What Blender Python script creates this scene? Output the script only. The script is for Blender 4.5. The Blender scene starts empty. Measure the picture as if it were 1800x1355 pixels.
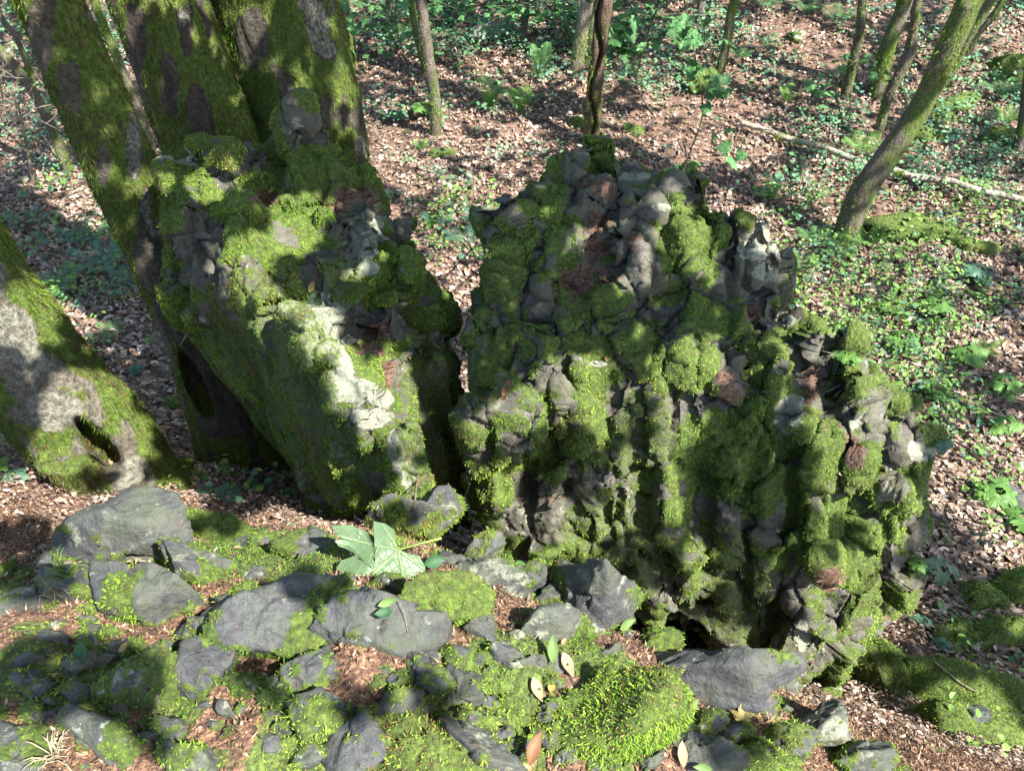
import bpy, bmesh, math, random
import numpy as np
from mathutils import Vector, Matrix
from mathutils.bvhtree import BVHTree
R = math.radians
rng = np.random.default_rng(7)
random.seed(7)
S = bpy.context.scene
C = S.collection

# ------------------------------------------------------------ camera, sky, sun, exposure
CAM = np.array([0.0, 0.0, 4.6]); PITCH = R(42); FPX = 1350.0
cd = bpy.data.cameras.new('camera'); cam = bpy.data.objects.new('camera', cd); C.objects.link(cam)
cd.sensor_width = 36; cd.lens = FPX / 1800 * 36; cd.clip_start = 0.02; cd.clip_end = 500
cam.location = CAM; cam.rotation_euler = (math.pi / 2 - PITCH, 0, 0)
S.camera = cam
SUN = np.array([0.60, -0.48, 0.92]); SUN /= np.linalg.norm(SUN)
w = bpy.data.worlds.new("World"); S.world = w; w.use_nodes = True
nt = w.node_tree; sky = nt.nodes.new('ShaderNodeTexSky'); sky.sky_type = 'NISHITA'; sky.sun_disc = False
sky.sun_elevation = math.asin(SUN[2]); sky.sun_rotation = math.atan2(SUN[0], SUN[1])
nt.links.new(sky.outputs[0], nt.nodes['Background'].inputs[0]); nt.nodes['Background'].inputs[1].default_value = 0.105
ld = bpy.data.lights.new('sun', 'SUN'); ld.energy = 5.0; ld.angle = R(0.5); ld.color = (1, 0.95, 0.86)
lo = bpy.data.objects.new('sun', ld); C.objects.link(lo)
lo.rotation_euler = Vector(SUN).to_track_quat('Z', 'Y').to_euler()
S.view_settings.view_transform = 'Standard'; S.view_settings.look = 'None'; S.view_settings.gamma = 1
S.view_settings.exposure = 2.2

# ------------------------------------------------------------ picture <-> world helpers
cp, sp = math.cos(PITCH), math.sin(PITCH)
def ray(px, py):
    a = (px - 900) / FPX; b = (677.5 - py) / FPX
    return np.array([a, cp + sp * b, -sp + cp * b])
def UY(px, py, Y): r = ray(px, py); return CAM + r * (Y / r[1])
def UZ(px, py, z): r = ray(px, py); return CAM + r * ((z - CAM[2]) / r[2])
def proj(P):
    P = np.asarray(P, float); d = P - CAM
    dep = d[..., 1] * cp - d[..., 2] * sp; up = d[..., 1] * sp + d[..., 2] * cp
    dep_ = np.where(dep > 0.05, dep, 0.05)
    return 900 + FPX * d[..., 0] / dep_, 677.5 - FPX * up / dep_, dep

# ------------------------------------------------------------ noise
def _h(i, j, k, s):
    n = (i.astype(np.int64) * 374761393 + j.astype(np.int64) * 668265263 + k.astype(np.int64) * 2147483647 + s * 974634777) & 0xFFFFFFFF
    n = ((n ^ (n >> 13)) * 1274126177) & 0xFFFFFFFF
    n = ((n ^ (n >> 16)) * 2246822519) & 0xFFFFFFFF
    return ((n ^ (n >> 15)) & 0xFFFFFF) / float(0xFFFFFF)
def vn(p, s=0):
    p = np.asarray(p, float); f = np.floor(p); t = p - f; t = t * t * (3 - 2 * t); f = f.astype(np.int64); r = 0
    for a in (0, 1):
        for b in (0, 1):
            for c in (0, 1):
                wgt = (t[:, 0] if a else 1 - t[:, 0]) * (t[:, 1] if b else 1 - t[:, 1]) * (t[:, 2] if c else 1 - t[:, 2])
                r = r + wgt * _h(f[:, 0] + a, f[:, 1] + b, f[:, 2] + c, s)
    return r
def fbm(p, o=4, s=0):
    r = 0; a = 0.5; t = 0
    for i in range(o): r = r + a * vn(p * 2 ** i + 17.3 * i, s + i); t += a; a *= 0.55
    return r / t
def cell(p, s=0):
    f = np.floor(p).astype(np.int64); n = len(p)
    F1 = np.full(n, 9.0); F2 = np.full(n, 9.0); D = np.zeros((n, 3)); V = np.zeros((n, 3))
    for a in (-1, 0, 1):
        for b in (-1, 0, 1):
            for c in (-1, 0, 1):
                q = f + np.array([a, b, c])
                h = np.stack([_h(q[:, 0], q[:, 1], q[:, 2], s + k) for k in range(3)], 1)
                d = p - (q + h); l = np.sqrt((d ** 2).sum(1)); m = l < F1
                F2 = np.where(m, F1, np.minimum(F2, l)); F1 = np.where(m, l, F1)
                D[m] = d[m]; V[m] = (h[m][:, [1, 2, 0]] * 2 - 1)
    return F1, F2, D, V
def ss(a, b, x): t = np.clip((x - a) / (b - a), 0, 1); return t * t * (3 - 2 * t)

# ------------------------------------------------------------ object helpers
def tag(o, label=None, cat=None, group=None, kind=None):
    if label: o['label'] = label
    if cat: o['category'] = cat
    if group: o['group'] = group
    if kind: o['kind'] = kind
    return o
def empty(name, loc, label, cat, group=None):
    o = bpy.data.objects.new(name, None); C.objects.link(o); o.location = loc; o.empty_display_size = 0.1
    return tag(o, label, cat, group)
def mesh_np(name, V, F, mat=None, smooth=True, cols=None, nv=None):
    """V (n,3), F (m,k) uniform or list of arrays with different k"""
    me = bpy.data.meshes.new(name)
    Fs = [np.asarray(f, np.int32) for f in (F if isinstance(F, list) else [F])]
    idx = np.concatenate([f.ravel() for f in Fs]); tot = np.concatenate([np.full(len(f), f.shape[1], np.int32) for f in Fs])
    st = np.concatenate([[0], np.cumsum(tot)[:-1]]).astype(np.int32)
    me.vertices.add(len(V)); me.vertices.foreach_set('co', np.asarray(V, np.float32).ravel())
    me.loops.add(len(idx)); me.loops.foreach_set('vertex_index', idx)
    me.polygons.add(len(tot)); me.polygons.foreach_set('loop_start', st); me.polygons.foreach_set('loop_total', tot)
    me.polygons.foreach_set('use_smooth', np.full(len(tot), smooth))
    me.update(calc_edges=True)
    if cols is not None: setcol(me, cols)
    if mat: me.materials.append(mat)
    return me
def setcol(me, cols):
    a = me.color_attributes.new('mask', 'FLOAT_COLOR', 'POINT')
    c = np.ones((len(me.vertices), 4), np.float32); c[:, :3] = cols; a.data.foreach_set('color', c.ravel())
def obj(name, me, parent=None, loc=None):
    o = bpy.data.objects.new(name, me); C.objects.link(o)
    if parent is not None:
        o.parent = parent
        # meshes are built in world space: keep them there
        if loc is None: o.matrix_parent_inverse = Matrix.Translation(-Vector(parent.location))
    if loc is not None: o.location = loc
    return o
def getV(me):
    V = np.empty(len(me.vertices) * 3, np.float32); me.vertices.foreach_get('co', V); return V.reshape(-1, 3).astype(float)
def getN(me):
    V = np.empty(len(me.vertices) * 3, np.float32); me.vertex_normals.foreach_get('vector', V); return V.reshape(-1, 3).astype(float)
def setV(me, V): me.vertices.foreach_set('co', np.asarray(V, np.float32).ravel()); me.update()
def tris(me):
    me.calc_loop_triangles(); T = np.empty(len(me.loop_triangles) * 3, np.int32); me.loop_triangles.foreach_get('vertices', T); return T.reshape(-1, 3)
def bvh_of(me):
    return BVHTree.FromPolygons([tuple(v) for v in getV(me)], [tuple(int(i) for i in t) for t in tris(me)])
def rotm(rx, ry, rz): return np.array(Matrix.Rotation(rz, 3, 'Z') @ Matrix.Rotation(ry, 3, 'Y') @ Matrix.Rotation(rx, 3, 'X'))

_ico = {}
def ico(sub):
    if sub not in _ico:
        bm = bmesh.new(); bmesh.ops.create_icosphere(bm, subdivisions=sub, radius=1)
        V = np.array([v.co[:] for v in bm.verts]); F = np.array([[v.index for v in f.verts] for f in bm.faces]); bm.free(); _ico[sub] = (V, F)
    return _ico[sub]
def rock_shape(sub, seed, scale, rough=0.05, planes=13, k=26.0, flat=None):
    """faceted stone: soft minimum of random planes, rounded edges"""
    r = np.random.default_rng(seed); V, F = ico(sub)
    n = r.normal(size=(planes, 3)); n /= np.linalg.norm(n, axis=1)[:, None]; d = r.uniform(0.62, 0.98, planes)
    if flat is not None: n = np.vstack([n, [0.12 * r.normal(), 0.12 * r.normal(), 1]]); n[-1] /= np.linalg.norm(n[-1]); d = np.append(d, flat)
    dot = V @ n.T; q = np.where(dot > 0.08, d[None] / np.maximum(dot, 0.08), 12.0)
    q = np.minimum(q, 1.5); rad = -np.log(np.exp(-k * q).sum(1)) / k
    rad = np.clip(rad, 0.2, 1.25)
    P = V * rad[:, None]
    P *= (1 + rough * 2 * (fbm(P * 2.3 + seed * 3.1, 4, seed % 97) - 0.5))[:, None]
    return P * np.asarray(scale), F

def remesh(parts, voxel, name):
    Vs, Fs, o = [], [], 0
    for V, F in parts: Vs.append(V); Fs.append(np.asarray(F) + o); o += len(V)
    V = np.concatenate(Vs); me = mesh_np(name + '_raw', V, Fs)
    t = bpy.data.objects.new('tmp', me); C.objects.link(t)
    m = t.modifiers.new('r', 'REMESH'); m.mode = 'VOXEL'; m.voxel_size = voxel; m.use_smooth_shade = True
    bpy.context.view_layer.update(); dg = bpy.context.evaluated_depsgraph_get()
    out = bpy.data.meshes.new_from_object(t.evaluated_get(dg)); out.name = name
    bpy.data.objects.remove(t); bpy.data.meshes.remove(me)
    return out
def hull(pts):
    bm = bmesh.new()
    for p in pts: bm.verts.new(p)
    r = bmesh.ops.convex_hull(bm, input=bm.verts[:])
    bmesh.ops.delete(bm, geom=[v for v in bm.verts if not v.link_faces], context='VERTS')
    bmesh.ops.triangulate(bm, faces=bm.faces[:]); bm.normal_update(); bm.verts.index_update()
    V = np.array([v.co[:] for v in bm.verts]); F = np.array([[v.index for v in f.verts] for f in bm.faces]); bm.free()
    return V, F
def tube(pts, rad, n=24, wob=0.0, seed=0, squash=1.0):
    """closed tube along a polyline (Catmull-Rom refined)"""
    pts = np.asarray(pts, float); rad = np.asarray(rad, float)
    P, Q = [], []
    m = len(pts)
    for i in range(m - 1):
        a, b, c, d = pts[max(i - 1, 0)], pts[i], pts[i + 1], pts[min(i + 2, m - 1)]
        L = np.linalg.norm(c - b); k = max(2, int(L / max(0.03, 0.6 * rad[i])))
        k = min(k, 40)
        for t in np.arange(k) / k:
            P.append(0.5 * ((2 * b) + (-a + c) * t + (2 * a - 5 * b + 4 * c - d) * t * t + (-a + 3 * b - 3 * c + d) * t ** 3)); Q.append(rad[i] * (1 - t) + rad[i + 1] * t)
    P.append(pts[-1]); Q.append(rad[-1]); P = np.array(P); Q = np.array(Q)
    T = np.gradient(P, axis=0); T /= np.linalg.norm(T, axis=1)[:, None] + 1e-9
    ref = np.array([0, 1.0, 0]) if abs(T[0][1]) < 0.8 else np.array([1.0, 0, 0])
    V = []; th = np.arange(n) / n * 2 * math.pi
    for i in range(len(P)):
        u = np.cross(ref, T[i]); u /= np.linalg.norm(u); v = np.cross(T[i], u)
        V.append(P[i] + Q[i] * (np.cos(th)[:, None] * u + squash * np.sin(th)[:, None] * v))
    V = np.concatenate(V); k = len(P)
    if wob: V = V + ((fbm(V * (0.9 / max(rad.max(), .02)), 3, seed) - 0.5) * 2 * wob)[:, None] * (V - np.repeat(P, n, 0)) 
    i = np.arange(k - 1)[:, None] * n; j = np.arange(n)[None]; jn = (j + 1) % n
    F = np.stack([i + j, i + jn, i + n + jn, i + n + j], -1).reshape(-1, 4)
    V = np.vstack([V, P[0], P[-1]]); a = len(V) - 2
    jj = np.arange(n); F1 = np.stack([np.full(n, a), (jj + 1) % n, jj], 1); F2 = np.stack([np.full(n, a + 1), (k - 1) * n + jj, (k - 1) * n + (jj + 1) % n], 1)
    Ft = np.vstack([F[:, [0, 1, 2]], F[:, [0, 2, 3]], F1, F2])
    return V, Ft

# ------------------------------------------------------------ materials
def newmat(name):
    m = bpy.data.materials.new(name); m.use_nodes = True; t = m.node_tree; b = t.nodes['Principled BSDF']; return m, t, b
class G:
    def __init__(s, t): s.t = t
    def n(s, ty, **k):
        x = s.t.nodes.new(ty)
        for a, b in k.items(): setattr(x, a, b)
        return x
    def l(s, a, b): s.t.links.new(a, b)
    def coord(s): return s.n('ShaderNodeTexCoord').outputs['Object']
    def mapv(s, v, sc):
        m = s.n('ShaderNodeMapping'); s.l(v, m.inputs[0]); m.inputs['Scale'].default_value = sc; return m.outputs[0]
    def noise(s, v, sc, det=5, rough=0.6, out=0):
        x = s.n('ShaderNodeTexNoise'); s.l(v, x.inputs['Vector']); x.inputs['Scale'].default_value = sc; x.inputs['Detail'].default_value = det; x.inputs['Roughness'].default_value = rough; return x.outputs[out]
    def vor(s, v, sc, feat='F1', out=0):
        x = s.n('ShaderNodeTexVoronoi'); x.feature = feat; s.l(v, x.inputs['Vector']); x.inputs['Scale'].default_value = sc; return x.outputs[out]
    def ramp(s, f, stops, interp='LINEAR'):
        x = s.n('ShaderNodeValToRGB'); x.color_ramp.interpolation = interp; e = x.color_ramp.elements
        while len(e) < len(stops): e.new(0.5)
        for a, (p, c) in zip(e, stops):
            a.position = p; a.color = (*c, 1) if isinstance(c, tuple) else (c, c, c, 1)
        s.l(f, x.inputs[0]); return x.outputs[0]
    def mix(s, f, a, b, mode='MIX'):
        x = s.n('ShaderNodeMix'); x.data_type = 'RGBA'; x.blend_type = mode
        for i, v in ((0, f), (6, a), (7, b)):
            if hasattr(v, 'type'): s.l(v, x.inputs[i])
            else: x.inputs[i].default_value = v if i == 0 else (*v, 1)
        return x.outputs[2]
    def m(s, op, a, b=0.5, c=None):
        x = s.n('ShaderNodeMath'); x.operation = op
        for i, v in enumerate((a, b) if c is None else (a, b, c)):
            if hasattr(v, 'type'): s.l(v, x.inputs[i])
            else: x.inputs[i].default_value = v
        return x.outputs[0]
    def bump(s, h, st, dist, prev=None):
        x = s.n('ShaderNodeBump'); s.l(h, x.inputs['Height']); x.inputs['Strength'].default_value = st; x.inputs['Distance'].default_value = dist
        if prev is not None: s.l(prev, x.inputs['Normal'])
        return x.outputs[0]
def attr(g, name='mask'):
    a = g.n('ShaderNodeAttribute'); a.attribute_name = name; s = g.n('ShaderNodeSeparateColor'); g.l(a.outputs['Color'], s.inputs[0]); return a, s

def mat_rock(name='basalt_rock', tone=1.0, tint=(1, 1, 1)):
    """mask r = moss, g = pale lichen, b = brown litter"""
    m, t, b = newmat(name); g = G(t); v = g.coord(); a, s = attr(g)
    n1 = g.noise(v, 4.5, 6); n2 = g.noise(v, 28, 6, 0.65); n3 = g.noise(v, 140, 4)
    rock = g.ramp(n1, [(0.3, (0.046 * tone, 0.042 * tone, 0.038 * tone)), (0.55, (0.088 * tone, 0.08 * tone, 0.07 * tone)), (0.75, (0.14 * tone, 0.135 * tone, 0.13 * tone))])
    rock = g.mix(g.ramp(n2, [(0.35, 0.0), (0.7, 0.55)]), rock, (0.17 * tone, 0.165 * tone, 0.15 * tone))
    rock = g.mix(g.ramp(g.noise(g.mapv(v, (1, 1, .4)), 55, 4, .75), [(.42, .5), (.55, 0.0)]), rock, (0.028 * tone, 0.027 * tone, 0.027 * tone))
    crk = g.ramp(g.vor(g.mix(.08, v, g.noise(v, 9, 4, .6, 1)), 7, 'DISTANCE_TO_EDGE'), [(0.0, 1.0), (0.012, 0.0)])
    rock = g.mix(g.m('MULTIPLY', crk, .5), rock, (0.02, 0.018, 0.015))
    # thin algae film
    rock = g.mix(g.ramp(g.noise(v, 9, 5), [(0.4, 0.0), (0.62, 0.6)]), rock, (0.08, 0.085, 0.04))
    rock = g.mix(1.0, rock, tint, 'MULTIPLY')
    # crusty lichen dots everywhere + patches where the mask asks
    dots = g.ramp(g.vor(g.mix(0.06, v, g.noise(v, 30, 3, 0.6, 1)), 26), [(0.12, 1.0), (0.2, 0.0)])
    dmask = g.ramp(g.noise(v, 5, 3), [(0.52, 0.0), (0.6, 1.0)])
    rock = g.mix(g.m('MULTIPLY', g.m('MULTIPLY', dots, dmask), 0.7), rock, (0.3, 0.34, 0.28))
    lic = g.m('ADD', s.outputs[1], g.m('MULTIPLY', g.m('SUBTRACT', n2, 0.5), 1.1)); lic = g.ramp(lic, [(0.45, 0.0), (0.6, 1.0)])
    licc = g.ramp(n3, [(0.35, (0.12, 0.13, 0.095)), (0.65, (0.27, 0.28, 0.215))])
    col = g.mix(g.m('MULTIPLY', lic, 0.85), rock, licc)
    li = g.m('ADD', s.outputs[2], g.m('MULTIPLY', g.m('SUBTRACT', n2, 0.5), 0.9)); li = g.ramp(li, [(0.45, 0.0), (0.58, 1.0)])
    lc = g.ramp(g.vor(g.mapv(v, (90, 160, 120)), 1, 'F1', 1), [(0.1, (0.03, 0.017, 0.011)), (0.5, (0.085, 0.045, 0.028)), (0.9, (0.17, 0.1, 0.06))])
    col = g.mix(li, col, lc)
    mo = g.m('ADD', s.outputs[0], g.m('MULTIPLY', g.m('SUBTRACT', n2, 0.5), 0.8)); mo = g.ramp(mo, [(0.42, 0.0), (0.58, 1.0)])
    mc = g.ramp(g.noise(v, 60, 5, 0.7), [(0.3, (0.018, 0.026, 0.006)), (0.5, (0.05, 0.075, 0.012)), (0.72, (0.11, 0.16, 0.025))])
    col = g.mix(mo, col, mc)
    g.l(col, b.inputs['Base Color'])
    g.l(g.m('ADD', g.m('MULTIPLY', mo, 0.3), 0.62), b.inputs['Roughness']); b.inputs['Specular IOR Level'].default_value = 0.4
    h = g.bump(n1, 0.35, 0.05); h = g.bump(n2, 0.6, 0.02, h); h = g.bump(n3, 0.45, 0.006, h)
    g.l(g.bump(g.noise(v, 90, 5, 0.75), 0.7, 0.012, h), b.inputs['Normal'])
    return m
def mat_ground(name='forest_floor'):
    m, t, b = newmat(name); g = G(t); v = g.coord(); a, s = attr(g)
    n1 = g.noise(v, 1.2, 6); n2 = g.noise(v, 18, 6, 0.7)
    ce = g.vor(g.mix(0.12, g.mapv(v, (1, 1, 1)), g.noise(v, 15, 3, .6, 1)), 22, 'F1', 1)
    col = g.ramp(ce, [(0.1, (0.045, 0.026, 0.018)), (0.4, (0.1, 0.055, 0.036)), (0.7, (0.17, 0.1, 0.065)), (0.95, (0.27, 0.18, 0.13))])
    fine = g.ramp(g.vor(g.mapv(v, (90, 140, 110)), 1, 'F1', 1), [(0.1, (0.05, 0.028, 0.018)), (0.55, (0.15, 0.075, 0.045)), (0.95, (0.3, 0.18, 0.1))])
    col = g.mix(s.outputs[2], col, fine)
    col = g.mix(g.ramp(n2, [(0.35, 0.7), (0.6, 0.0)]), col, (0.03, 0.02, 0.014))
    mo = g.m('ADD', s.outputs[0], g.m('MULTIPLY', g.m('SUBTRACT', n2, 0.5), 0.8)); mo = g.ramp(mo, [(0.42, 0.0), (0.58, 1.0)])
    mc = g.ramp(g.noise(v, 60, 5, 0.7), [(0.3, (0.018, 0.026, 0.006)), (0.5, (0.05, 0.075, 0.012)), (0.72, (0.11, 0.16, 0.025))])
    col = g.mix(mo, col, mc); g.l(col, b.inputs['Base Color']); b.inputs['Roughness'].default_value = 0.9
    h = g.bump(n2, 0.8, 0.03); g.l(g.bump(g.vor(v, 60), 0.7, 0.012, h), b.inputs['Normal'])
    return m
def mat_bark(name, moss=0.5, dark=(0.05, 0.035, 0.026), mid=(0.13, 0.095, 0.07), pale=0.5, ua=False):
    m, t, b = newmat(name); g = G(t); v = g.coord(); a, s = attr(g)
    vs = g.mapv(v, (1, 1, 0.32))
    n1 = g.noise(vs, 9, 6, 0.7); n2 = g.noise(v, 45, 5, 0.7); n3 = g.noise(v, 2.3, 4, 0.6); n4 = g.noise(g.mapv(v, (1, 1, 0.5)), 6.5, 6, 0.62)
    col = g.ramp(n1, [(0.32, dark), (0.6, mid), (0.8, tuple(min(1, x * 1.6) for x in mid))]); col = g.mix(g.ramp(n2, [(.4, .75), (.56, 0.0)]), col, tuple(x * .7 for x in dark))
    pl = g.m('ADD', g.m('MULTIPLY', n3, 0.55), g.m('MULTIPLY', n4, 0.45))
    if ua: pl = g.m('SUBTRACT', g.m('ADD', g.m('MULTIPLY', n2, 0.62), g.m('MULTIPLY', s.outputs[1], .42)), .13)
    col = g.mix(g.ramp(pl, [(0.5 if ua else 0.56, 0.0), (0.68 if ua else 0.62, pale)]), col, g.ramp(n2, [(0.3, (0.12, 0.12, 0.092)), (0.7, (0.23, 0.23, 0.185))]))
    mm = g.noise(g.mapv(v, (1, 1, 0.45)), 3.1, 7, 0.68); lo_ = 0.62 - 0.34 * moss
    if ua: mo = g.ramp(g.m('ADD', s.outputs[0], g.m('MULTIPLY', g.m('SUBTRACT', n2, .5), .9)), [(.4, 0.0), (.6, 1.0)])
    else: mo = g.ramp(mm, [(lo_, 0.0), (lo_ + 0.09, 1.0)])
    mc = g.ramp(n2, [(0.3, (0.03, 0.042, 0.01)), (0.55, (0.075, 0.11, 0.018)), (0.75, (0.15, 0.2, 0.035))])
    col = g.mix(mo, col, mc); g.l(col, b.inputs['Base Color']); b.inputs['Roughness'].default_value = 0.85; b.inputs['Specular IOR Level'].default_value = 0.3
    h = g.bump(n1, 0.9, 0.05); h = g.bump(g.vor(vs, 30), 0.5, 0.02, h); g.l(g.bump(n2, 0.9, 0.02, h), b.inputs['Normal'])
    return m
def mat_leaf(name, trans=0.35, rough=0.5, attrcol=True, col=(0.1, 0.2, 0.04), spec=0.4):
    m, t, b = newmat(name); g = G(t)
    if attrcol: a, s = attr(g); cc = a.outputs['Color']
    else:
        v = g.coord(); cc = g.mix(g.ramp(g.noise(v, 25, 4), [(0.35, 0.0), (0.7, 0.6)]), col, tuple(x * 0.6 for x in col))
    g.l(cc, b.inputs['Base Color']); b.inputs['Roughness'].default_value = rough; b.inputs['Specular IOR Level'].default_value = spec
    tr = g.n('ShaderNodeBsdfTranslucent'); g.l(cc, tr.inputs[0])
    mx = g.n('ShaderNodeMixShader'); mx.inputs[0].default_value = trans; g.l(b.outputs[0], mx.inputs[1]); g.l(tr.outputs[0], mx.inputs[2])
    g.l(mx.outputs[0], t.nodes['Material Output'].inputs[0]); return m
M_rock = mat_rock('basalt_rock', .82, (1.0, .99, .95)); M_stone = mat_rock('dark_basalt', .62, (.92, 1.02, 1.22)); M_ground = mat_ground()
M_moss = mat_leaf('moss_blades', 0.3, 0.6, spec=0.25); M_leaf = mat_leaf('green_leaves', 0.4, 0.55, spec=.3); M_dry = mat_leaf('dry_leaves', 0.2, 0.6, spec=0.3)
M_shade_leaf = mat_leaf('shade_leaves', 0.25, 0.45)
M_bark_big = mat_bark('mossy_bark', 0.62, (.03, .027, .02), (.095, .082, .06), pale=0.9, ua=True); M_bark_dark = mat_bark('dark_bark', 0.5, (0.025, 0.019, 0.015), (0.08, 0.06, 0.045), 0.9, ua=True)
M_bark_grey = mat_bark('grey_mossy_bark', 0.62, (.055, .048, .036), (.16, .145, .11), pale=0.9, ua=True)
M_bark_thin = mat_bark('thin_bark', 0.42, (0.055, 0.045, 0.035), (0.15, 0.125, 0.1), 0.4); M_bark_pale = mat_bark('pale_bark', 0.25, (0.13, 0.11, 0.085), (0.27, 0.23, 0.19), 0.5)
M_bark_cleft = mat_bark('cleft_bark', 0.3, (0.02, 0.014, 0.01), (0.14, 0.09, 0.06), 0.05)
M_stick2 = mat_bark('pale_dead_wood', 0.1, (0.24, 0.19, 0.15), (0.42, 0.36, 0.3), 0.3)
M_stick = mat_bark('dead_wood', 0.12, (0.14, 0.11, 0.085), (0.33, 0.27, 0.21), 0.3)

# ------------------------------------------------------------ ground height
cps = [UZ(*p) for p in [(100,1355,3.0),(500,1355,3.05),(900,1355,3.0),(1200,1355,2.85),(1350,1330,2.6),(1500,1350,2.2),(1700,1340,1.7),
 (200,1150,3.0),(600,1150,3.03),(1000,1200,2.95),(1250,1210,2.72),(0,1100,2.9),(200,1000,2.82),(400,985,2.8),(600,1000,2.86),(850,1010,2.8),(1000,1090,2.75),
 (1400,1230,1.9),(1150,1130,2.6),(50,950,2.5),(50,850,2.1),(200,870,2.0),(350,880,2.0),(450,900,1.9),(560,930,2.1),(640,930,2.3),(0,760,1.6),
 (300,760,1.0),(430,810,0.9),(250,650,0.6),(150,500,0.3),(50,400,0.2),(1500,1230,1.1),(1600,1150,0.8),(1700,1100,.6),(1780,1200,.9),(1780,1350,1.4),
 (1650,900,.3),(1780,800,.1),(1600,600,0),(1500,450,0),(1780,400,.1),(900,450,0),(700,300,.1),(1100,240,.15),(1400,200,.25),(1700,200,.3),(600,200,.1),
 (200,300,.1),(60,150,.3),(900,50,.7),(1400,50,.8),(300,50,.7),(1750,50,.9)]]
cps += [np.array(p, float) for p in [(-2,-1.5,3.0),(0,-1.5,3.15),(2,-1.5,2.6),(3,-.5,1.7),(-3,.3,2.6),(0,2.5,.7),(0.5,2.0,1.0),(1,3,.2),(-1,3.5,.5),(1.2,2.4,.6),
 (-40,50,5),(0,50,5),(40,50,5),(-30,20,1.5),(30,20,1.5),(-20,3,0.6),(20,3,.3),(8,1,0.3),(-8,2,.8),(-20,-15,2),(20,-15,1),(0,-20,2.5)]]
cps = np.array(cps)
def tps_fit(P, Z, lam=0.02):
    n = len(P); r = np.sqrt(((P[:, None] - P[None]) ** 2).sum(-1)) + 1e-9; K = r ** 2 * np.log(r) + lam * np.eye(n)
    A = np.zeros((n + 3, n + 3)); A[:n, :n] = K; A[:n, n] = 1; A[:n, n + 1:] = P; A[n, :n] = 1; A[n + 1:, :n] = P.T
    return np.linalg.solve(A, np.append(Z, [0, 0, 0]))
_w = tps_fit(cps[:, :2], cps[:, 2])
def gh0(xy):
    out = np.empty(len(xy))
    for i in range(0, len(xy), 20000):
        q = xy[i:i + 20000]; r = np.sqrt(((q[:, None] - cps[None, :, :2]) ** 2).sum(-1)) + 1e-9
        out[i:i + 20000] = (r ** 2 * np.log(r)) @ _w[:-3] + _w[-3] + q @ _w[-2:]
    return out
def gh(xy):
    xy = np.atleast_2d(np.asarray(xy, float)); p = np.c_[xy, np.zeros(len(xy))]
    z = gh0(xy); near = ss(3.2, 1.8, xy[:, 1])
    return z + (fbm(p * 3.3, 2, 23) - .5) * 0.10 * near + (fbm(p * 0.9, 4, 3) - .5) * 0.25 * (1 - near) + (fbm(p * 8, 4, 5) - .5) * (0.05 + 0.05 * near)
def axis(lo, hi, c0, c1, fine, grow):
    a = list(np.arange(c0, c1, fine)); s = fine; x = c0
    while x > lo: s *= grow; x -= s; a.insert(0, x)
    s = fine; x = a[-1]
    while x < hi: s *= grow; x += s; a.append(x)
    return np.array(a)
gx = axis(-60, 60, -2.6, 2.8, 0.024, 1.035); gy = axis(-25, 80, 0.2, 3.4, 0.024, 1.03)
X, Y = np.meshgrid(gx, gy); xy = np.c_[X.ravel(), Y.ravel()]; gz = gh(xy)
GV = np.c_[xy, gz]; i = np.arange(len(gy) - 1)[:, None] * len(gx); j = np.arange(len(gx) - 1)[None]
GF = np.stack([i + j, i + j + 1, i + len(gx) + j + 1, i + len(gx) + j], -1).reshape(-1, 4)
gpx, gpy, gdep = proj(GV)
ledge = ss(2.2, 1.6, GV[:, 1]) * ss(1.3, 2.0, GV[:, 2])
def gmoss(P):
    n = fbm(P * 2.6, 4, 11); n2 = fbm(P * 7, 3, 12); L = ss(2.2, 1.6, P[:, 1]) * ss(1.3, 2.0, P[:, 2])
    base = 0.5 * n + 0.5 * n2
    m = ss(0.43, 0.6, base) * L
    far = ss(0.6, 0.68, base) * (1 - L)
    px, py, d = proj(P)
    # bare litter patches / mossy patches seen in the photograph
    for (x, y, a, b_, v) in [(620,1180,120,75,0),(450,1200,60,60,0),(130,1090,90,50,.35),(560,920,90,45,0),(60,930,110,90,0),(100,1190,130,70,.8),(700,1310,130,60,1),(880,1230,60,60,1),(1330,1330,100,60,.2),(1500,1270,130,90,0.1),
                             (350,1290,120,70,.5),(1000,1230,60,50,.4),(400,1000,80,40,.8),(1170,1160,60,50,.5)]:
        q = ((px - x) / a) ** 2 + ((py - y) / b_) ** 2; wg = ss(1.3, 0.6, q) * L; m = m * (1 - wg) + wg * np.clip(v + (n2 - .5) * 2.5, 0, 1) * (v > 0)
    return np.clip(m + far * 0.8, 0, 1)
GM = gmoss(GV)
gme = mesh_np('ground', GV, GF, M_ground, cols=np.c_[GM, np.zeros(len(GM)), ledge])
tag(obj('ground', gme), 'forest floor of brown leaf litter and soil', None, None, 'structure')
def ground_at(px, py):
    r = ray(px, py); t = np.linspace(0.8, 60, 3000); P = CAM + t[:, None] * r; z = gh0(P[:, :2]); k = np.argmax(P[:, 2] < z)
    lo, hi = t[max(k - 1, 0)], t[k]; tt = np.linspace(lo, hi, 30); P = CAM + tt[:, None] * r; z = gh(P[:, :2]); h = np.where(P[:, 2] < z)[0]
    return P[h[0]] if len(h) else P[-1]
def ppm(P):  # metres per photo pixel at P
    return proj(np.asarray(P)[None])[2][0] / FPX

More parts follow.
